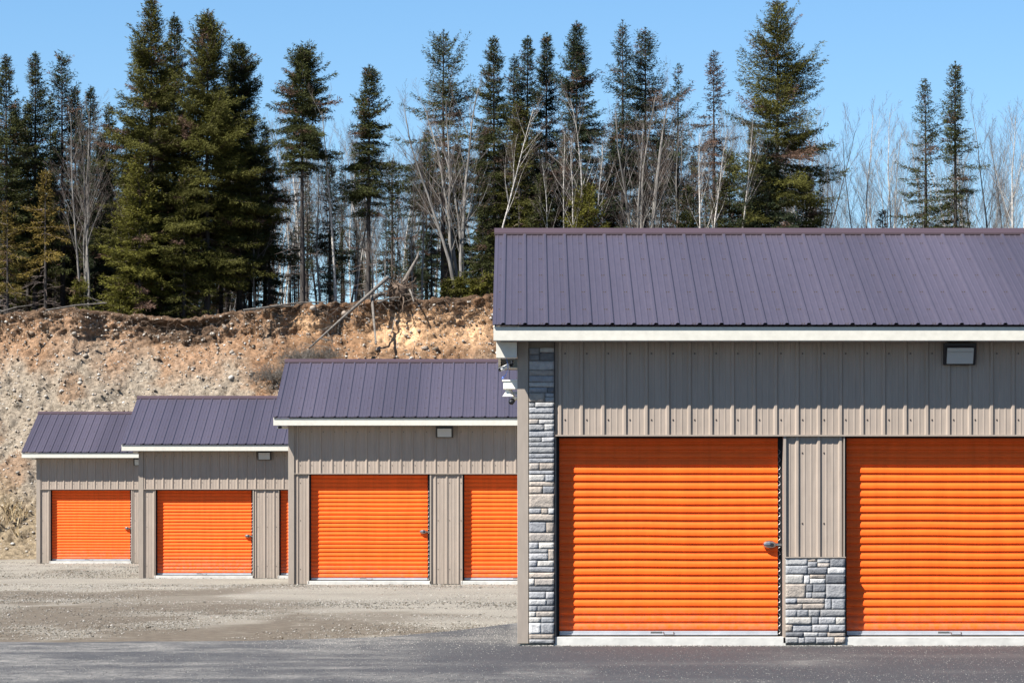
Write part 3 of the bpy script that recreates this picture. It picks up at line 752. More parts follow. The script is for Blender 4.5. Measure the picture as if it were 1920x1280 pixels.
def conifer(name, seed, H, R_, cb, tint, dens=1.0, shape=.78, gappy=.25, brown=.06, tipup=.25, parent_loc=(0, 0, 0), dead=1.0, asym=0):
    """H height, R_ max radius, cb crown base fraction; tint needle colour"""
    rs = np.random.RandomState(seed); t = empty(name, parent_loc)
    path = trunk_path(rs, H, .0, .006); R_ = R_ * 1.18
    tr = .009 * H + .015
    zz = path[:, 2]; rad = tr * (1 - zz / H) ** 1.05 + .008
    segs = [(*path[i], *path[i + 1], rad[i], rad[i + 1]) for i in range(len(path) - 1)]
    segs[0] = (*path[0] - np.array([0, 0, .3]), *path[1], rad[0] * 1.25, rad[1])
    seg_object('trunk', segs, M['bark_dark'], t, 8)
    cen = lambda h: np.array([np.interp(h, zz, path[:, 0]), np.interp(h, zz, path[:, 1]), h])
    br = []; A = []; h = H * cb; lev = 0
    Bp, Bd, Bl, Bw, Bc = [], [], [], [], []
    tint = np.array(tint)
    ph = rs.rand() * 9
    while h < H * .985:
        u = (H - h) / (H * (1 - cb))                      # 1 at crown base, 0 at tip
        prof = min(1, (u * 1.12 + .01) ** shape) * min(1, .35 + u * 9) * (1 if u < .8 else 1 - .45 * (u - .8) / .2)
        nb = max(4, int(rs.randint(6, 10) * min(1.25, dens) * (1 if u > .12 else .8)))
        for i in range(nb):
            az = rs.rand() * 6.283
            sec = float(vnoise(az * 1.4 + seed, h * 1.1 + ph))
            if sec < gappy + .12 and rs.rand() < .8 and u > .12: continue
            L = R_ * prof * (.55 + .75 * rs.rand() ** 1.3) * (.55 + 1.0 * sec) + .07
            if asym: L *= 1 + asym * math.cos(az)
            el = R(46 - 60 * min(1, u * 1.5) + rs.randn() * 7)
            ax = np.array([math.cos(az) * math.cos(el), math.sin(az) * math.cos(el), math.sin(el)])
            side = np.array([-math.sin(az), math.cos(az), 0])
            c = cen(h); ns = max(3, int(L / .085)); s = (np.arange(ns) + rs.rand(ns) * .7) / ns
            droop = -.16 * L * (s ** 2) * min(1, u * 2) + tipup * L * s ** 3
            pt = c + ax * (s * L)[:, None] + np.array([0, 0, 1]) * droop[:, None]
            br.append((*c, *(c + ax * L * .5 + [0, 0, -.04 * L]), .012 + .008 * L, .008)); br.append((*(c + ax * L * .5 + [0, 0, -.04 * L]), *(c + ax * L * .93 + [0, 0, droop[-1] * .8]), .008, .004))
            A.append(0)
            # twigs
            ntw = 2
            st = .18 + .5 * rs.rand()                      # inner bare part
            tone = (.75 + .5 * rs.rand()) * (.8 + .45 * sec)
            isb = rs.rand() < brown
            for sd in (-1, 1):
                for kk in range(len(s)):
                    if s[kk] < .04 + .10 * st: continue
                    lt = (.33 * L * (1 - s[kk]) ** .7 + .08) * (.6 + .6 * rs.rand())
                    ang = R(48 + rs.randn() * 14); td = ax * math.cos(ang) + side * sd * math.sin(ang) + np.array([0, 0, rs.randn() * .15 - .10])
                    nb2 = max(2, int(lt / .026 * dens)); ss = (np.arange(nb2) + rs.rand(nb2)) / nb2 * lt
                    bp = pt[kk] + td * ss[:, None] + rs.randn(nb2, 3) * .025
                    bd = td + rs.randn(nb2, 3) * .5 + np.array([0, 0, .05])
                    Bp.append(bp); Bd.append(bd); Bl.append(.07 + .10 * rs.rand(nb2)); Bw.append(.0075 + .009 * rs.rand(nb2))
                    col = tint * tone * (.75 + .5 * rs.rand(nb2, 1))
                    if isb: col = np.array((.10, .062, .045)) * (.8 + .5 * rs.rand(nb2, 1))
                    Bc.append(col)
        h += (.17 + .13 * rs.rand()) * (.6 + .5 * u) / max(.6, dens ** .4) * max(1, H / 11); lev += 1
    # leader
    top = cen(H); nb2 = 40; hh = H + .12 - rs.rand(nb2) ** 1.5 * .7; bp = np.array([cen(min(x, H)) for x in hh]); Bp.append(bp)
    Bd.append(rs.randn(nb2, 3) * .5 + [0, 0, .8]); Bl.append(.06 + .06 * rs.rand(nb2)); Bw.append(.008 + .006 * rs.rand(nb2)); Bc.append(tint * (.8 + .4 * rs.rand(nb2, 1)))
    # short inner twigs that hide the upper trunk
    nsl = int(900 * dens * min(1.6, R_)); us = .02 + .72 * rs.rand(nsl) ** .9; hs_ = H - us * H * (1 - cb); az_ = rs.rand(nsl) * 6.283
    rr = (.05 + .30 * R_ * np.minimum(1, us * 1.6) * rs.rand(nsl)); dirs = np.stack([np.cos(az_), np.sin(az_), .15 + 0 * az_], -1)
    Bp.append(np.stack([np.interp(hs_, zz, path[:, 0]), np.interp(hs_, zz, path[:, 1]), hs_], -1) + dirs * rr[:, None]); Bd.append(dirs + rs.randn(nsl, 3) * .5)
    Bl.append(.09 + .10 * rs.rand(nsl)); Bw.append(.012 + .010 * rs.rand(nsl)); Bc.append(tint * (.55 + .5 * rs.rand(nsl, 1)))
    Bp = np.concatenate(Bp); Bd = np.concatenate(Bd); Bl = np.concatenate(Bl); Bw = np.concatenate(Bw); Bc = np.concatenate(Bc)
    Bd /= np.linalg.norm(Bd, axis=1)[:, None]; rnd = rs.randn(*Bd.shape); sdv = np.cross(Bd, rnd); sdv /= np.linalg.norm(sdv, axis=1)[:, None]
    tip = Bp + Bd * Bl[:, None]; mid = Bp + Bd * (Bl * .45)[:, None]
    v = np.stack([Bp, mid + sdv * Bw[:, None], tip, mid - sdv * Bw[:, None]], 1)
    f = np.arange(4)[None] + 4 * np.arange(len(Bp))[:, None]
    npmesh('crown', v.reshape(-1, 3), f, M['needles'], t, np.repeat(Bc, 4, 0))
    # dead lower limbs
    nd_ = int(36 * dead * cb * 2.2)
    for i in range(nd_):
        hb = H * cb * (.15 + .85 * rs.rand()); az = rs.rand() * 6.28; L = R_ * (.25 + .6 * rs.rand()); c = cen(hb)
        d = np.array([math.cos(az), math.sin(az), .15 - .35 * rs.rand()]); m1 = c + d * L * .5; m2 = c + d * L + [0, 0, -.12 * L]
        br += [(*c, *m1, .016, .010), (*m1, *m2, .010, .004)]
        for j in range(3):
            q0 = c + (m2 - c) * (.3 + .6 * rs.rand()); br.append((*q0, *(q0 + (d + rs.randn(3) * .6) * L * .3), .006, .003))
    seg_object('branches', br, M['bark_brown'], t, 3)
    return t

def bare_segs(rs, base, d, L, r, depth, out, up=.25, nseg=6, spread=.55, nch=5, start=.3, kink=.12):
    p = np.array(base, float); d = np.array(d, float); d /= np.linalg.norm(d); pts = [p]; ds = [d]
    for i in range(nseg):
        d = d + rs.randn(3) * kink + np.array([0, 0, up * .12]); d /= np.linalg.norm(d); p = p + d * L / nseg; pts.append(p); ds.append(d)
    for i in range(nseg):
        a, b = i / nseg, (i + 1) / nseg; out.append((*pts[i], *pts[i + 1], r * (1 - .85 * a), r * (1 - .85 * b), depth))
    if depth <= 0: return
    for i in range(nch):
        s = start + (1 - start) * (i + rs.rand()) / nch; s = min(s, .97); k = int(s * nseg); fr = s * nseg - k
        q = pts[k] * (1 - fr) + pts[min(k + 1, nseg)] * fr; dd = ds[k]
        rv = np.cross(dd, rs.randn(3)); rv /= np.linalg.norm(rv); sp = spread * (.7 + .6 * rs.rand())
        cd = dd * math.cos(sp) + rv * math.sin(sp) + np.array([0, 0, up * .8 + .12])
        bare_segs(rs, q, cd, L * (.36 if depth > 2 else .42 if depth > 1 else .5) * (1.15 - .75 * s) * (.6 + .7 * rs.rand()), max(.0026, r * (1 - .75 * s) * .32), depth - 1, out, up, max(3, nseg - 2), spread, max(5, int(nch * .7)), .15, kink * 1.15)

def bare_tree(name, seed, H, r, mtrunk, mtwig, stems=1, spread=.5, nch=16, start=.35, up=.3, depth=3, loc=(0, 0, 0), lean=0, fan=.16, kink=.05):
    rs = np.random.RandomState(seed); t = empty(name, loc); out = []
    for s in range(stems):
        a = 6.283 * s / stems + rs.rand(); f = fan if stems > 1 else 0
        d = (math.cos(a) * f * (.5 + rs.rand()) + lean, math.sin(a) * f, 1)
        bare_segs(rs, (math.cos(a) * .12 * (stems > 1), math.sin(a) * .12 * (stems > 1), -.25), d, (H + .25) * (1 if s == 0 else .75 + .25 * rs.rand()), r * (1 if s == 0 else .8), depth, out, up, 12, spread, nch, start, kink)
    S = np.array(out); sc_ = H / max(.1, S[:, 5].max()); S[:, [2, 5]] *= sc_
    tr = S[S[:, 8] == depth]; tw = S[S[:, 8] < depth]
    seg_object('trunk', tr[:, :8], mtrunk, t, 7)
    big = tw[:, 8] == depth - 1
    seg_object('branches', tw[big][:, :8], mtrunk, t, 4); seg_object('twigs', tw[~big][:, :8], mtwig, t, 3)
    return t

def base_at(px, Y):
    x = wx(px, Y); return (x, Y, float(plateau_z(x, Y)))
DG = (.036, .040, .013); OG = (.052, .051, .012); BG = (.026, .034, .017); YG_ = (.078, .074, .014)
# px, top_py, Y, half width px, crown base fraction, tint, density, gappy, extra, label
CON = [
 (12, 105, 119, 62, .12, DG, 1.1, .2, {}, 'dense dark spruce at the left edge of the photo'),
 (66, 100, 120, 50, .16, DG, 1.1, .2, {}, 'spruce standing between the left edge spruce and the flat topped pine'),
 (118, 100, 121, 52, .30, BG, .9, .34, dict(shape=.5, brown=.15), 'flat topped dark pine at left with bare limbs under its crown'),
 (283, -6, 118.5, 104, .05, OG, 1.25, .22, {}, 'very tall olive spruce with the highest tip at left'),
 (326, 26, 121, 50, .2, DG, 1.2, .2, {}, 'narrow spruce squeezed between the two tallest left spruces'),
 (388, 20, 118, 95, .14, OG, 1.35, .18, dict(shape=.72), 'broad dense spruce just right of the tallest left one'),
 (448, 76, 119.5, 78, .22, DG, 1.3, .2, dict(shape=.72), 'dense spruce forming the right shoulder of the big left clump'),
 (262, 285, 116.8, 60, .03, YG_, 1.2, .2, dict(shape=.72), 'bushy yellow green young spruce at the foot of the tall left clump'),
 (345, 330, 117.2, 46, .06, OG, 1.1, .3, {}, 'short olive spruce tucked under the big left clump'),
 (85, 320, 116.9, 52, .35, (.12, .085, .02), .7, .42, dict(tipup=.1), 'thin orange tinged spruce in front of the dark trees at left'),
 (14, 380, 116.8, 50, .25, (.10, .075, .018), .7, .4, {}, 'low yellowish spruce at the left edge above the bank'),
 (190, 250, 123, 50, .1, BG, 1.1, .2, {}, 'shaded spruce behind the pale bare clump at left'),
 (567, 88, 118, 62, .55, DG, 1.35, .15, dict(shape=.64), 'lone spruce with a compact crown on a long bare trunk'),
 (690, 124, 118.5, 37, .40, DG, 1.3, .18, dict(shape=.55), 'slim columnar spruce with a bare lower trunk near the fallen log'),
 (618, 300, 121, 40, .2, BG, .9, .35, {}, 'ragged small spruce between the lone spruce and the slim column'),
 (735, 300, 124, 34, .2, BG, .8, .35, {}, 'small shaded spruce behind the uprooted stump'),
 (832, 58, 121, 100, .38, DG, .8, .33, dict(tipup=.4), 'wide sparse spruce behind the pale multi stemmed maple'),
 (927, 70, 120, 52, .25, DG, 1.1, .2, {}, 'spruce rising above the left end of the nearest roof'),
 (962, 104, 123, 34, .3, BG, 1., .25, {}, 'short tipped spruce between two taller ones left of the roof centre'),
 (988, 70, 121, 44, .25, BG, 1.1, .2, {}, 'blue green spruce second of the four spires over the roof'),
 (1025, 64, 122, 36, .25, BG, 1.2, .15, {}, 'narrow blue green spire third of the four over the roof'),
 (1082, 42, 121, 56, .28, BG, 1.2, .18, dict(brown=.12), 'tallest of the four blue green spires over the roof'),
 (975, 190, 119, 58, .1, OG, 1.1, .25, dict(shape=.72), 'olive spruce in front of the four spires'),
 (1100, 345, 117.5, 58, .0, YG_, 1.2, .15, dict(shape=.72), 'bright yellow green young fir just above the roof ridge'),
 (1168, 40, 121, 50, .3, BG, .8, .3, {}, 'thin topped spruce left of the grey bare clump'),
 (1209, 54, 122, 84, .38, BG, .9, .3, dict(tipup=.45), 'wide sparse spruce behind the grey bare clump over the roof'),
 (1270, 122, 123, 32, .2, BG, .55, .4, dict(brown=.35), 'thin half dead spruce right of the grey bare clump'),
 (1338, 98, 121, 44, .45, (.045, .038, .03), .8, .28, dict(brown=.55), 'reddish half dead spruce between birches'),
 (1288, 350, 119, 44, .05, DG, 1.1, .2, {}, 'small dark fir at the ridge left of the white birches'),
 (1368, 290, 119.5, 58, .05, DG, 1.0, .28, {}, 'medium fir among the white birches left of the giant spruce'),
 (1457, 0, 118.5, 104, .05, OG, .95, .36, dict(shape=.6, tipup=.3, brown=.08, asym=.12), 'giant ragged spruce right of centre reaching the top of the photo'),
 (1440, 262, 117.5, 70, .05, BG, 1.1, .2, dict(shape=.72), 'dark bushy fir at the foot of the giant spruce'),
 (1512, 330, 118.2, 55, .05, DG, 1., .28, {}, 'low fir under the right side of the giant spruce'),
 (1736, 150, 120, 44, .12, DG, .8, .46, dict(shape=.64), 'left one of the two isolated spruces at right'),
 (1791, 118, 119, 44, .10, DG, .95, .36, dict(shape=.64), 'right and taller one of the two isolated spruces'),
 (505, 330, 120.5, 32, .3, BG, .8, .35, {}, 'small thin spruce beside the right flank of the big left clump'),
 (1015, 330, 118, 50, .05, DG, 1., .25, {}, 'low dark fir at the ridge under the second spire'),
 (905, 390, 117.5, 36, .05, DG, 1., .25, {}, 'low dark fir at the left end of the nearest roof'),
 (1655, 395, 121, 22, .05, DG, .9, .3, {}, 'tiny fir among the pale birches at right'),
]
for i, (px, py, Y, hw, cb, tint, dens, gap, ex, lab) in enumerate(CON):
    b0 = base_at(px, Y); H = wz(py, Y) - b0[2]; Rm = hw / F * Y
    t = conifer('spruce_tree', 100 + i, H, Rm, cb, tint, dens, gappy=gap, parent_loc=b0, **ex)
    tag(t, lab, 'conifer', 'conifers on the bank')

W, GR, BR = M['bark_birch'], M['bark_grey'], M['bark_brown']
BARE = [  # px, top, Y, radius, trunk, twig, stems, lean, start, fan, label
 (160, 165, 116.8, .075, GR, BR, 4, -.02, .3, .11, 'pale bare clump of several stems in front of the left spruces'),
 (222, 230, 117.5, .05, GR, BR, 1, -.05, .3, .1, 'thin bare tree leaning left between the pale clump and the tallest spruce'),
 (628, 160, 119, .075, W, BR, 1, 0, .4, .1, 'white birch between the lone spruce and the slim column'),
 (655, 215, 121, .05, GR, BR, 1, .01, .35, .1, 'slender bare tree just left of the slim spruce column'),
 (602, 240, 120, .06, GR, BR, 1, 0, .4, .1, 'grey bare pole right of the lone spruce trunk'),
 (862, 110, 117.6, .11, GR, BR, 5, -.02, .28, .11, 'big pale multi stemmed maple at the left end of the roof'),
 (932, 150, 117.2, .055, W, BR, 1, .015, .45, .1, 'thin white birch crossing the first spire over the roof'),
 (1046, 190, 118, .05, W, BR, 2, -.02, .4, .03, 'pair of white birch stems below the third spire'),
 (1095, 150, 117.8, .06, W, BR, 2, -.055, .4, .05, 'forked white birch leaning left under the tallest spire'),
 (1130, 215, 119, .05, W, BR, 1, -.02, .4, .1, 'thin white birch just left of the grey bare clump'),
 (1205, 95, 118, .10, GR, BR, 5, -.01, .25, .09, 'large grey bare clump standing over the roof centre'),
 (1262, 170, 120, .065, GR, BR, 2, .02, .3, .1, 'grey bare tree right of the large grey clump'),
 (1322, 190, 118.2, .06, W, BR, 2, .02, .35, .08, 'forked white birch below the reddish spruce'),
 (1384, 165, 117.7, .07, W, BR, 1, .0, .45, .1, 'wavy white birch left of the giant spruce'),
 (1425, 160, 118, .05, W, BR, 1, .03, .5, .1, 'slim white birch against the giant spruce'),
 (1622, 165, 120, .06, W, BR, 2, .0, .25, .1, 'tallest pale birch in the open gap right of the giant spruce'),
 (1665, 180, 121, .055, W, BR, 2, .06, .25, .08, 'birch leaning right between the open gap and the two isolated spruces'),
 (1845, 165, 120, .055, GR, BR, 2, -.03, .3, .1, 'grey bare tree right of the two isolated spruces'),
 (1912, 130, 118.5, .08, W, BR, 2, -.02, .35, .08, 'white birch at the right edge of the photo'),
 (1880, 200, 122, .05, GR, BR, 1, .0, .3, .1, 'slim bare tree just inside the right edge birch'),
 (785, 235, 119.5, .055, GR, BR, 2, -.08, .3, .1, 'grey bare tree leaning left of the big pale maple'),
 (715, 330, 118, .04, GR, BR, 2, .02, .3, .15, 'low bare sapling behind the uprooted stump'),
 (478, 300, 119, .05, GR, BR, 1, .03, .3, .1, 'bare pole beside the right flank of the left spruce clump'),
]
for i, (px, py, Y, r, mt, mw, st, lean, start, fan, lab) in enumerate(BARE):
    b0 = base_at(px, Y); H = wz(py, Y) - b0[2]
    t = bare_tree('bare_tree' if mt is not W else 'birch_tree', 300 + i, H, r * .9, mt, mw, st, .52, 14, start, .13, 3, b0, lean * .7, fan * .8, .04)
    tag(t, lab, 'tree', 'leafless trees on the bank')

# background: a dozen variants copied
var = []
for i in range(12):
    H = 9.5; mt, mw = [(GR, BR), (M['bark_dark'], BR), (W, GR), (GR, GR)][i % 4]
    t = bare_tree('thin_tree', 500 + i, H, .036 + .014 * (i % 3), mt, mw, 1 + (i % 5 == 0), .5, 15, .28 + .06 * (i % 4), .16, 3, (0, 0, -50), .0, .1, .05); var.append(t)
poles = []
for i in range(5):
    t = conifer('thin_spruce', 600 + i, 9.5, .75, .45, BG if i % 2 else DG, .7, gappy=.42, brown=.25, parent_loc=(0, 0, -50), dead=2.2); poles.append(t)
rs2 = np.random.RandomState(21); used = set()
def place_bg(src, px, py, Y, label, group, cat):
    b0 = base_at(px, Y); H = wz(py, Y) - b0[2]
    if id(src) in used: o = copy_tree(src)
    else: o = src; used.add(id(src))
    o.location = b0; o.rotation_euler = (0, 0, rs2.rand() * 6.28); s = H / 9.5; o.scale = (s * .95, s * .95, s); tag(o, label, cat, group)
for i in range(150):
    px = rs2.uniform(430, 1560); Y = rs2.uniform(121, 165)
    py = 225 + 100 * rs2.rand() + 30 * rs2.randn() if px < 1000 else 180 + 140 * rs2.rand()
    place_bg(var[rs2.randint(12)], px, max(190, py), Y, 'thin leafless tree in the thicket behind the spruces over the bank', 'thin leafless trees in the thicket', 'tree')
for i in range(46):
    px = rs2.uniform(1560, 1960); Y = rs2.uniform(119, 150); py = 200 + 170 * rs2.rand()
    place_bg(var[[0, 2, 3, 6, 7, 10][rs2.randint(6)]], px, py, Y, 'faint leafless tree behind the birches at the right', 'faint leafless trees at the right', 'tree')
for i in range(22):
    px = rs2.uniform(-20, 440); Y = rs2.uniform(121, 140); py = 260 + 120 * rs2.rand()
    place_bg(var[rs2.randint(12)], px, py, Y, 'leafless tree in the shade behind the big left spruces', 'shaded leafless trees at the left', 'tree')
for i in range(44):
    px = rs2.uniform(-20, 1540); Y = rs2.uniform(121, 150); py = 300 + 110 * rs2.rand()
    place_bg(poles[rs2.randint(5)], px, py, Y, 'thin ragged spruce deep in the stand behind the front trees', 'thin ragged spruces deep in the stand', 'conifer')
dense = []
for i in range(4):
    t = conifer('dark_spruce', 650 + i, 9.5, 1.0, .15, [DG, BG, OG, DG][i], 1.0, gappy=.24, parent_loc=(0, 0, -50)); dense.append(t)
for i, px in enumerate([-6, 30, 52, 95, 140, 168, 205, 238, 290, 350, 415, 470, 496, 800, 858, 905, 945, 1003, 1060, 1140, 1150, 1240, 1300, 1410]):
    Y = rs2.uniform(122, 128); py = (150 + 90 * rs2.rand()) if px < 520 else (230 + 90 * rs2.rand())
    place_bg(dense[i % 4], px, py, Y, 'dark full spruce filling the second row behind the front trees', 'dark full spruces of the second row', 'conifer')
for i in range(34):
    px = rs2.uniform(-20, 450); Y = rs2.uniform(128, 150); py = 300 + 130 * rs2.rand()
    place_bg(dense[i % 4], px, py, Y, 'deep shaded spruce closing the stand far behind the left clump', 'deep shaded spruces behind the left clump', 'conifer')
for i in range(22):
    px = rs2.uniform(-420, -40) if i < 15 else rs2.uniform(1960, 2400); Y = rs2.uniform(118, 128); py = 90 + 160 * rs2.rand()
    place_bg(dense[i % 4], px, py, Y, 'dark full spruce of the stand continuing past the edge of the photo', 'spruces past the edges of the photo', 'conifer')
for i in range(54):
    px = rs2.uniform(420, 930) if i > 20 else rs2.uniform(-20, 930); Y = rs2.uniform(118, 132); py = 400 + 110 * rs2.rand()
    place_bg(poles[rs2.randint(5)], px, py, Y, 'low shaded spruce scrub filling between the trunks near the crest', 'low spruce scrub behind the crest', 'conifer')
for v_ in var + poles:
    if id(v_) not in used:
        for c_ in list(v_.children): bpy.data.objects.remove(c_)
        bpy.data.objects.remove(v_)

# undergrowth firs on the crest
sap = None
for i, (px, h, lab) in enumerate([(838, 14, 'leftmost of the small green saplings on the crest'), (862, 15, 'small green sapling under the pale maple stems'), (890, 13, 'small green sapling between the maple stems and the roof'), (915, 20, 'small green sapling touching the left end of the near roof'), (150, 30, 'yellowish sapling on the crest below the pale bare clump'), (232, 34, 'green sapling on the crest at the foot of the tall left spruce')]):
    Y = 116.0; x = wx(px, Y); z = float(plateau_z(x, Y)) + .05
    t = conifer('fir_sapling', 700 + i, .4 + h / F * Y * 1.3, .42 + .1 * (i % 3), .0, YG_ if i != 0 else OG, 1.2, gappy=.1, parent_loc=(x, Y, z), dead=0); tag(t, lab, 'sapling', 'small saplings along the crest')

# ------------------------------------------------------------------ fallen log, stump, brush
def pt(px, py, Y): return np.array(at(px, py, Y))
rs = np.random.RandomState(77)
t = empty('fallen_log', pt(580, 650, 110.2)); o0 = np.array(t.location)
A_, B_ = pt(580, 652, 110.6) - o0, pt(727, 520, 114.2) - o0
seg = []; n = 10
for i in range(n):
    a = A_ + (B_ - A_) * i / n; b = A_ + (B_ - A_) * (i + 1) / n; seg.append((*a, *b, .03 + .04 * i / n, .03 + .04 * (i + 1) / n))
seg_object('log', seg, M['wood_grey'], t, 8); seg = []
for i in range(34):
    s = rs.rand() * .85; a = A_ + (B_ - A_) * s; d = rs.randn(3) * [1, .6, .8] + [0, -.3, -.15]; d /= np.linalg.norm(d); L = .2 + .7 * rs.rand() * (1.1 - s)
    b = a + d * L; seg.append((*a, *b, .012, .006)); 
    for j in range(2): c = a + (b - a) * (.4 + .5 * rs.rand()); seg.append((*c, *(c + (d + rs.randn(3) * .7) * L * .4), .007, .003))
seg_object('broken_limbs', seg, M['wood_grey'], t, 4); tag(t, 'long grey fallen log leaning diagonally down the bank', 'log')
t = empty('dead_pole', pt(706, 645, 111.5)); o0 = np.array(t.location)
seg_object('pole', [(*(pt(697, 555, 113.6) - o0), *(pt(701, 600, 112.6) - o0), .055, .045), (*(pt(701, 600, 112.6) - o0), *(pt(705, 645, 111.5) - o0), .045, .03)], M['wood_grey'], t, 7)
seg_object('limbs', [(*(pt(701, 600, 112.6) - o0), *(pt(712, 594, 112.2) - o0), .012, .006), (*(pt(703, 620, 112) - o0), *(pt(722, 616, 111.8) - o0), .01, .005)], M['wood_grey'], t, 4)
tag(t, 'thin dead pole standing upright against the bank beside the log', 'dead pole')
t = empty('dead_stick', pt(734, 622, 112)); o0 = np.array(t.location)
seg_object('stick', [(*(pt(734, 624, 111.6) - o0), *(pt(741, 594, 112.6) - o0), .02, .015)], M['wood_grey'], t, 5); tag(t, 'short dead stick on the sandy face right of the thin pole', 'stick')
for k_, (p0, p1, r, lab) in enumerate([((697, 560, 113.8), (720, 551, 114.2), .10, 'short sawn log end lying beside the uprooted stump'), ((708, 568, 113.2), (748, 557, 114), .045, 'pale stripped branch on the crest below the stump'),
        ((768, 543, 113.9), (776, 566, 113.3), .04, 'short bright broken stick right of the stump'), ((1, 585, 113), (60, 572, 114), .03, 'thin grey fallen branch on the crest at far left'),
        ((85, 582, 113.0), (200, 568, 114.2), .04, 'long thin fallen branch on the crest at left'), ((455, 582, 113), (560, 574, 114.2), .05, 'grey fallen branch on the crest under the left clump edge'), ((505, 575, 113.5), (610, 566, 114.4), .04, 'fallen branch on the crest below the lone spruce')]):
    t = empty('fallen_branch', pt(*p0)); o0 = np.array(t.location); a, b = pt(*p0) - o0, pt(*p1) - o0; m_ = (a + b) / 2 + [0, 0, .05]
    seg_object('stem', [(*a, *m_, r, r * .85), (*m_, *b, r * .85, r * .7)], M['wood_grey'], t, 6)
    sg = []
    for j in range(7): c = a + (b - a) * rs.rand(); sg.append((*c, *(c + rs.randn(3) * [.25, .1, .18]), .01, .004))
    seg_object('limbs', sg, M['wood_grey'], t, 4); tag(t, lab, 'branch')
# uprooted stump
t = empty('uprooted_stump', pt(755, 560, 114.3)); o0 = np.array(t.location); sg = []
c0 = pt(748, 545, 114.3) - o0
for i in range(130):
    d = rs.randn(3) * [1, .5, .8]; d /= np.linalg.norm(d); L = .3 + .75 * rs.rand(); a = c0 + d * .15; p = a; r = .01 + .035 * rs.rand() ** 2
    for j in range(4):
        d = d + rs.randn(3) * .4; d /= np.linalg.norm(d); p2 = p + d * L / 4; sg.append((*p, *p2, r * (1 - j * .2), r * (.8 - j * .2))); p = p2
seg_object('roots', sg, M['root'], t, 5)
v = ICO[:, None].reshape(-1, 3); mbv = v * [.40, .28, .30] * (1 + .3 * rs.randn(12, 1) * .5) + c0
npmesh('root_ball', mbv, ICF, M['root'], t)
a = c0; seg = [(*(pt(752, 540, 114.4) - o0), *(pt(762, 520, 114.6) - o0), .10, .08), (*(pt(762, 520, 114.6) - o0), *(pt(783, 482, 115) - o0), .08, .045), (*(pt(783, 482, 115) - o0), *(pt(786, 470, 115) - o0), .045, .02)]
seg_object('snapped_trunk', seg, M['wood_grey'], t, 7)
tag(t, 'dark tangle of roots of an uprooted stump above the fallen log', 'stump')
# grey brush beside the second building roof
def brush(px, py, Y, w, h, n, lab, seed, m='wood_grey'):
    rs = np.random.RandomState(seed); t = empty('dead_brush', pt(px, py + h * .5, Y)); sg = []
    for i in range(n):
        p = np.array([rs.randn() * w * .45, rs.randn() * .3, rs.rand() * .1 - .1]); d = np.array([rs.randn() * .8, rs.randn() * .5 - .3, .7 + .4 * rs.rand()]); d /= np.linalg.norm(d); L = h / F * Y * (.5 + .7 * rs.rand()); r = .008
        for j in range(4):
            d = d + rs.randn(3) * .35 + [0, 0, -.06]; d /= np.linalg.norm(d); p2 = p + d * L / 4; sg.append((*p, *p2, r * (1 - j * .2), r * (.8 - j * .2)))
            if j: q2 = p + (d + rs.randn(3) * .8) * L * .25; sg.append((*p, *q2, r * .5, r * .25))
            p = p2
    seg_object('twigs', sg, M[m], t, 3); tag(t, lab, 'dead bush', 'heaps of grey brush on the bank')
def bankY(x, z):
    xi = int(np.clip(np.searchsorted(xs_b, x), 0, len(xs_b) - 1)); col = BZ[:nt, xi]; return float(BY[int(np.argmin(np.abs(col - z))), xi])
xs_b = BX[0]
for (px, py, w, h, n_, lab) in [(515, 690, .9, 36, 240, 'large heap of grey brush left of the second building roof ridge'), (570, 655, .8, 28, 180, 'grey brush around the foot of the fallen log'), (560, 668, .5, 26, 160, 'low grey brush just behind the roof ridge at left'), (610, 655, .5, 26, 120, 'sparse grey brush right of the foot of the fallen log')]:
    Yb_ = 109.5
    for _ in range(4): Yb_ = bankY(wx(px, Yb_), wz(py + h * .5, Yb_))
    brush(px, py, Yb_ - .15, w, h, n_, lab, 900 + px)
# hanging roots and litter along the lip
sg = []
rs = np.random.RandomState(31)
for i in range(700):
    xi = rs.randint(150, len(xs_b) - 420); ti_ = rs.randint(nt - 22, nt - 1); p = np.array([BX[ti_, xi], BY[ti_, xi] - .05, BZ[ti_, xi]])
    d = np.array([rs.randn() * .7, -.5 * rs.rand(), -.7 * rs.rand() + .25]); L = .15 + .6 * rs.rand() ** 2; r = .006 + .012 * rs.rand() ** 3
    for j in range(3):
        d = d / np.linalg.norm(d) + rs.randn(3) * .3 + [0, 0, -.25]; d /= np.linalg.norm(d); p2 = p + d * L / 3; sg.append((*p, *p2, r * (1 - j * .25), r * (.75 - j * .25))); p = p2
tag(seg_object('hanging_roots', sg, M['root'], None, 4), 'dark roots hanging from the lip of the bank', 'roots', kind='stuff')

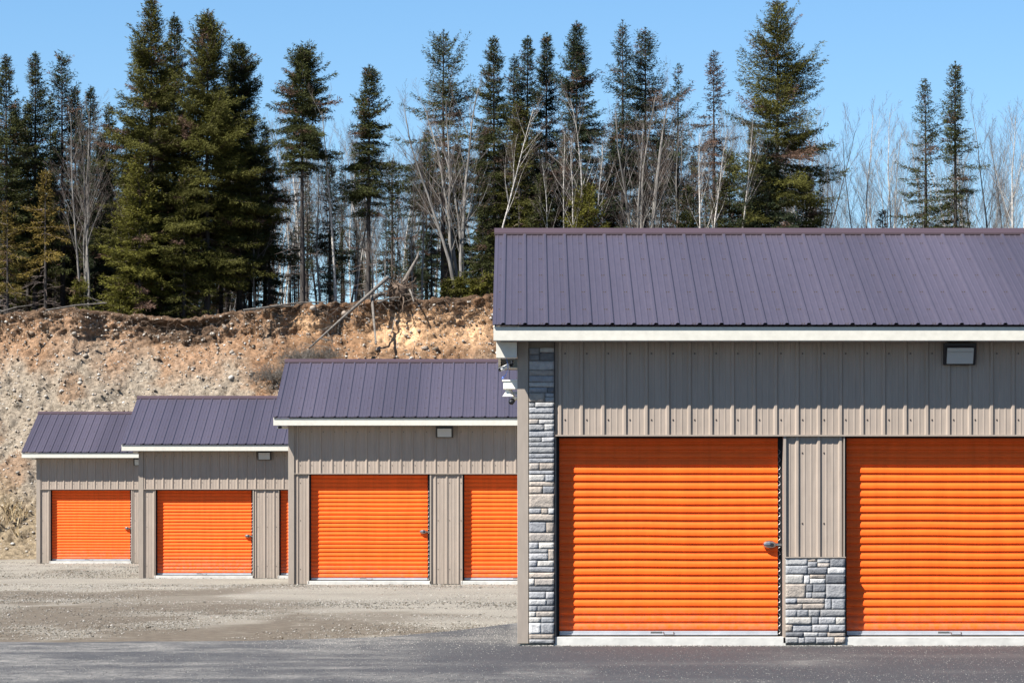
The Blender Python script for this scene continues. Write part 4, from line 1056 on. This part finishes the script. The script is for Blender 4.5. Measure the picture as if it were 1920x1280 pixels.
# ------------------------------------------------------------------ light, sky, camera
d = Vector((.446, .37, -.706)).normalized()
sun = bpy.data.lights.new('sun', 'SUN'); sun.energy = 5.0; sun.angle = R(.5); sun.color = (1, .955, .89)
so = bpy.data.objects.new('sun', sun); C.objects.link(so); so.rotation_euler = d.to_track_quat('-Z', 'Y').to_euler()
w = bpy.data.worlds.new('World'); SC.world = w; w.use_nodes = True; nt_ = w.node_tree
bg = nt_.nodes['Background']; sky = nt_.nodes.new('ShaderNodeTexSky'); sky.sky_type = 'NISHITA'; sky.sun_disc = False
sky.sun_elevation = math.asin(-d.z); sky.sun_rotation = math.atan2(-d.x, -d.y) % (2 * math.pi)
sky.altitude = 0; sky.air_density = 1.0; sky.dust_density = 0; sky.ozone_density = 4.0
tc = nt_.nodes.new('ShaderNodeTexCoord'); ad = nt_.nodes.new('ShaderNodeVectorMath'); ad.operation = 'ADD'; ad.inputs[1].default_value = (0, 0, .02)
nm = nt_.nodes.new('ShaderNodeVectorMath'); nm.operation = 'NORMALIZE'
nt_.links.new(tc.outputs['Generated'], ad.inputs[0]); nt_.links.new(ad.outputs[0], nm.inputs[0]); nt_.links.new(nm.outputs[0], sky.inputs['Vector'])
hs = nt_.nodes.new('ShaderNodeHueSaturation'); hs.inputs['Saturation'].default_value = 1.18; hs.inputs['Value'].default_value = 1.12
nt_.links.new(sky.outputs[0], hs.inputs['Color']); nt_.links.new(hs.outputs[0], bg.inputs[0]); bg.inputs[1].default_value = .05
cam = bpy.data.cameras.new('camera'); co = bpy.data.objects.new('camera', cam); C.objects.link(co); SC.camera = co
co.location = (0, 0, ZC); co.rotation_euler = (R(90), 0, 0); cam.sensor_width = 36; cam.lens = F / 1920 * 36
cam.shift_x = -(VX - 960) / 1920; cam.shift_y = (VY - 640) / 1920; cam.clip_end = 3000; cam.clip_start = .5
vs = SC.view_settings; vs.view_transform = 'Standard'; vs.look = 'None'; vs.gamma = 1; vs.exposure = 1.5
SC.cycles.use_adaptive_sampling = True
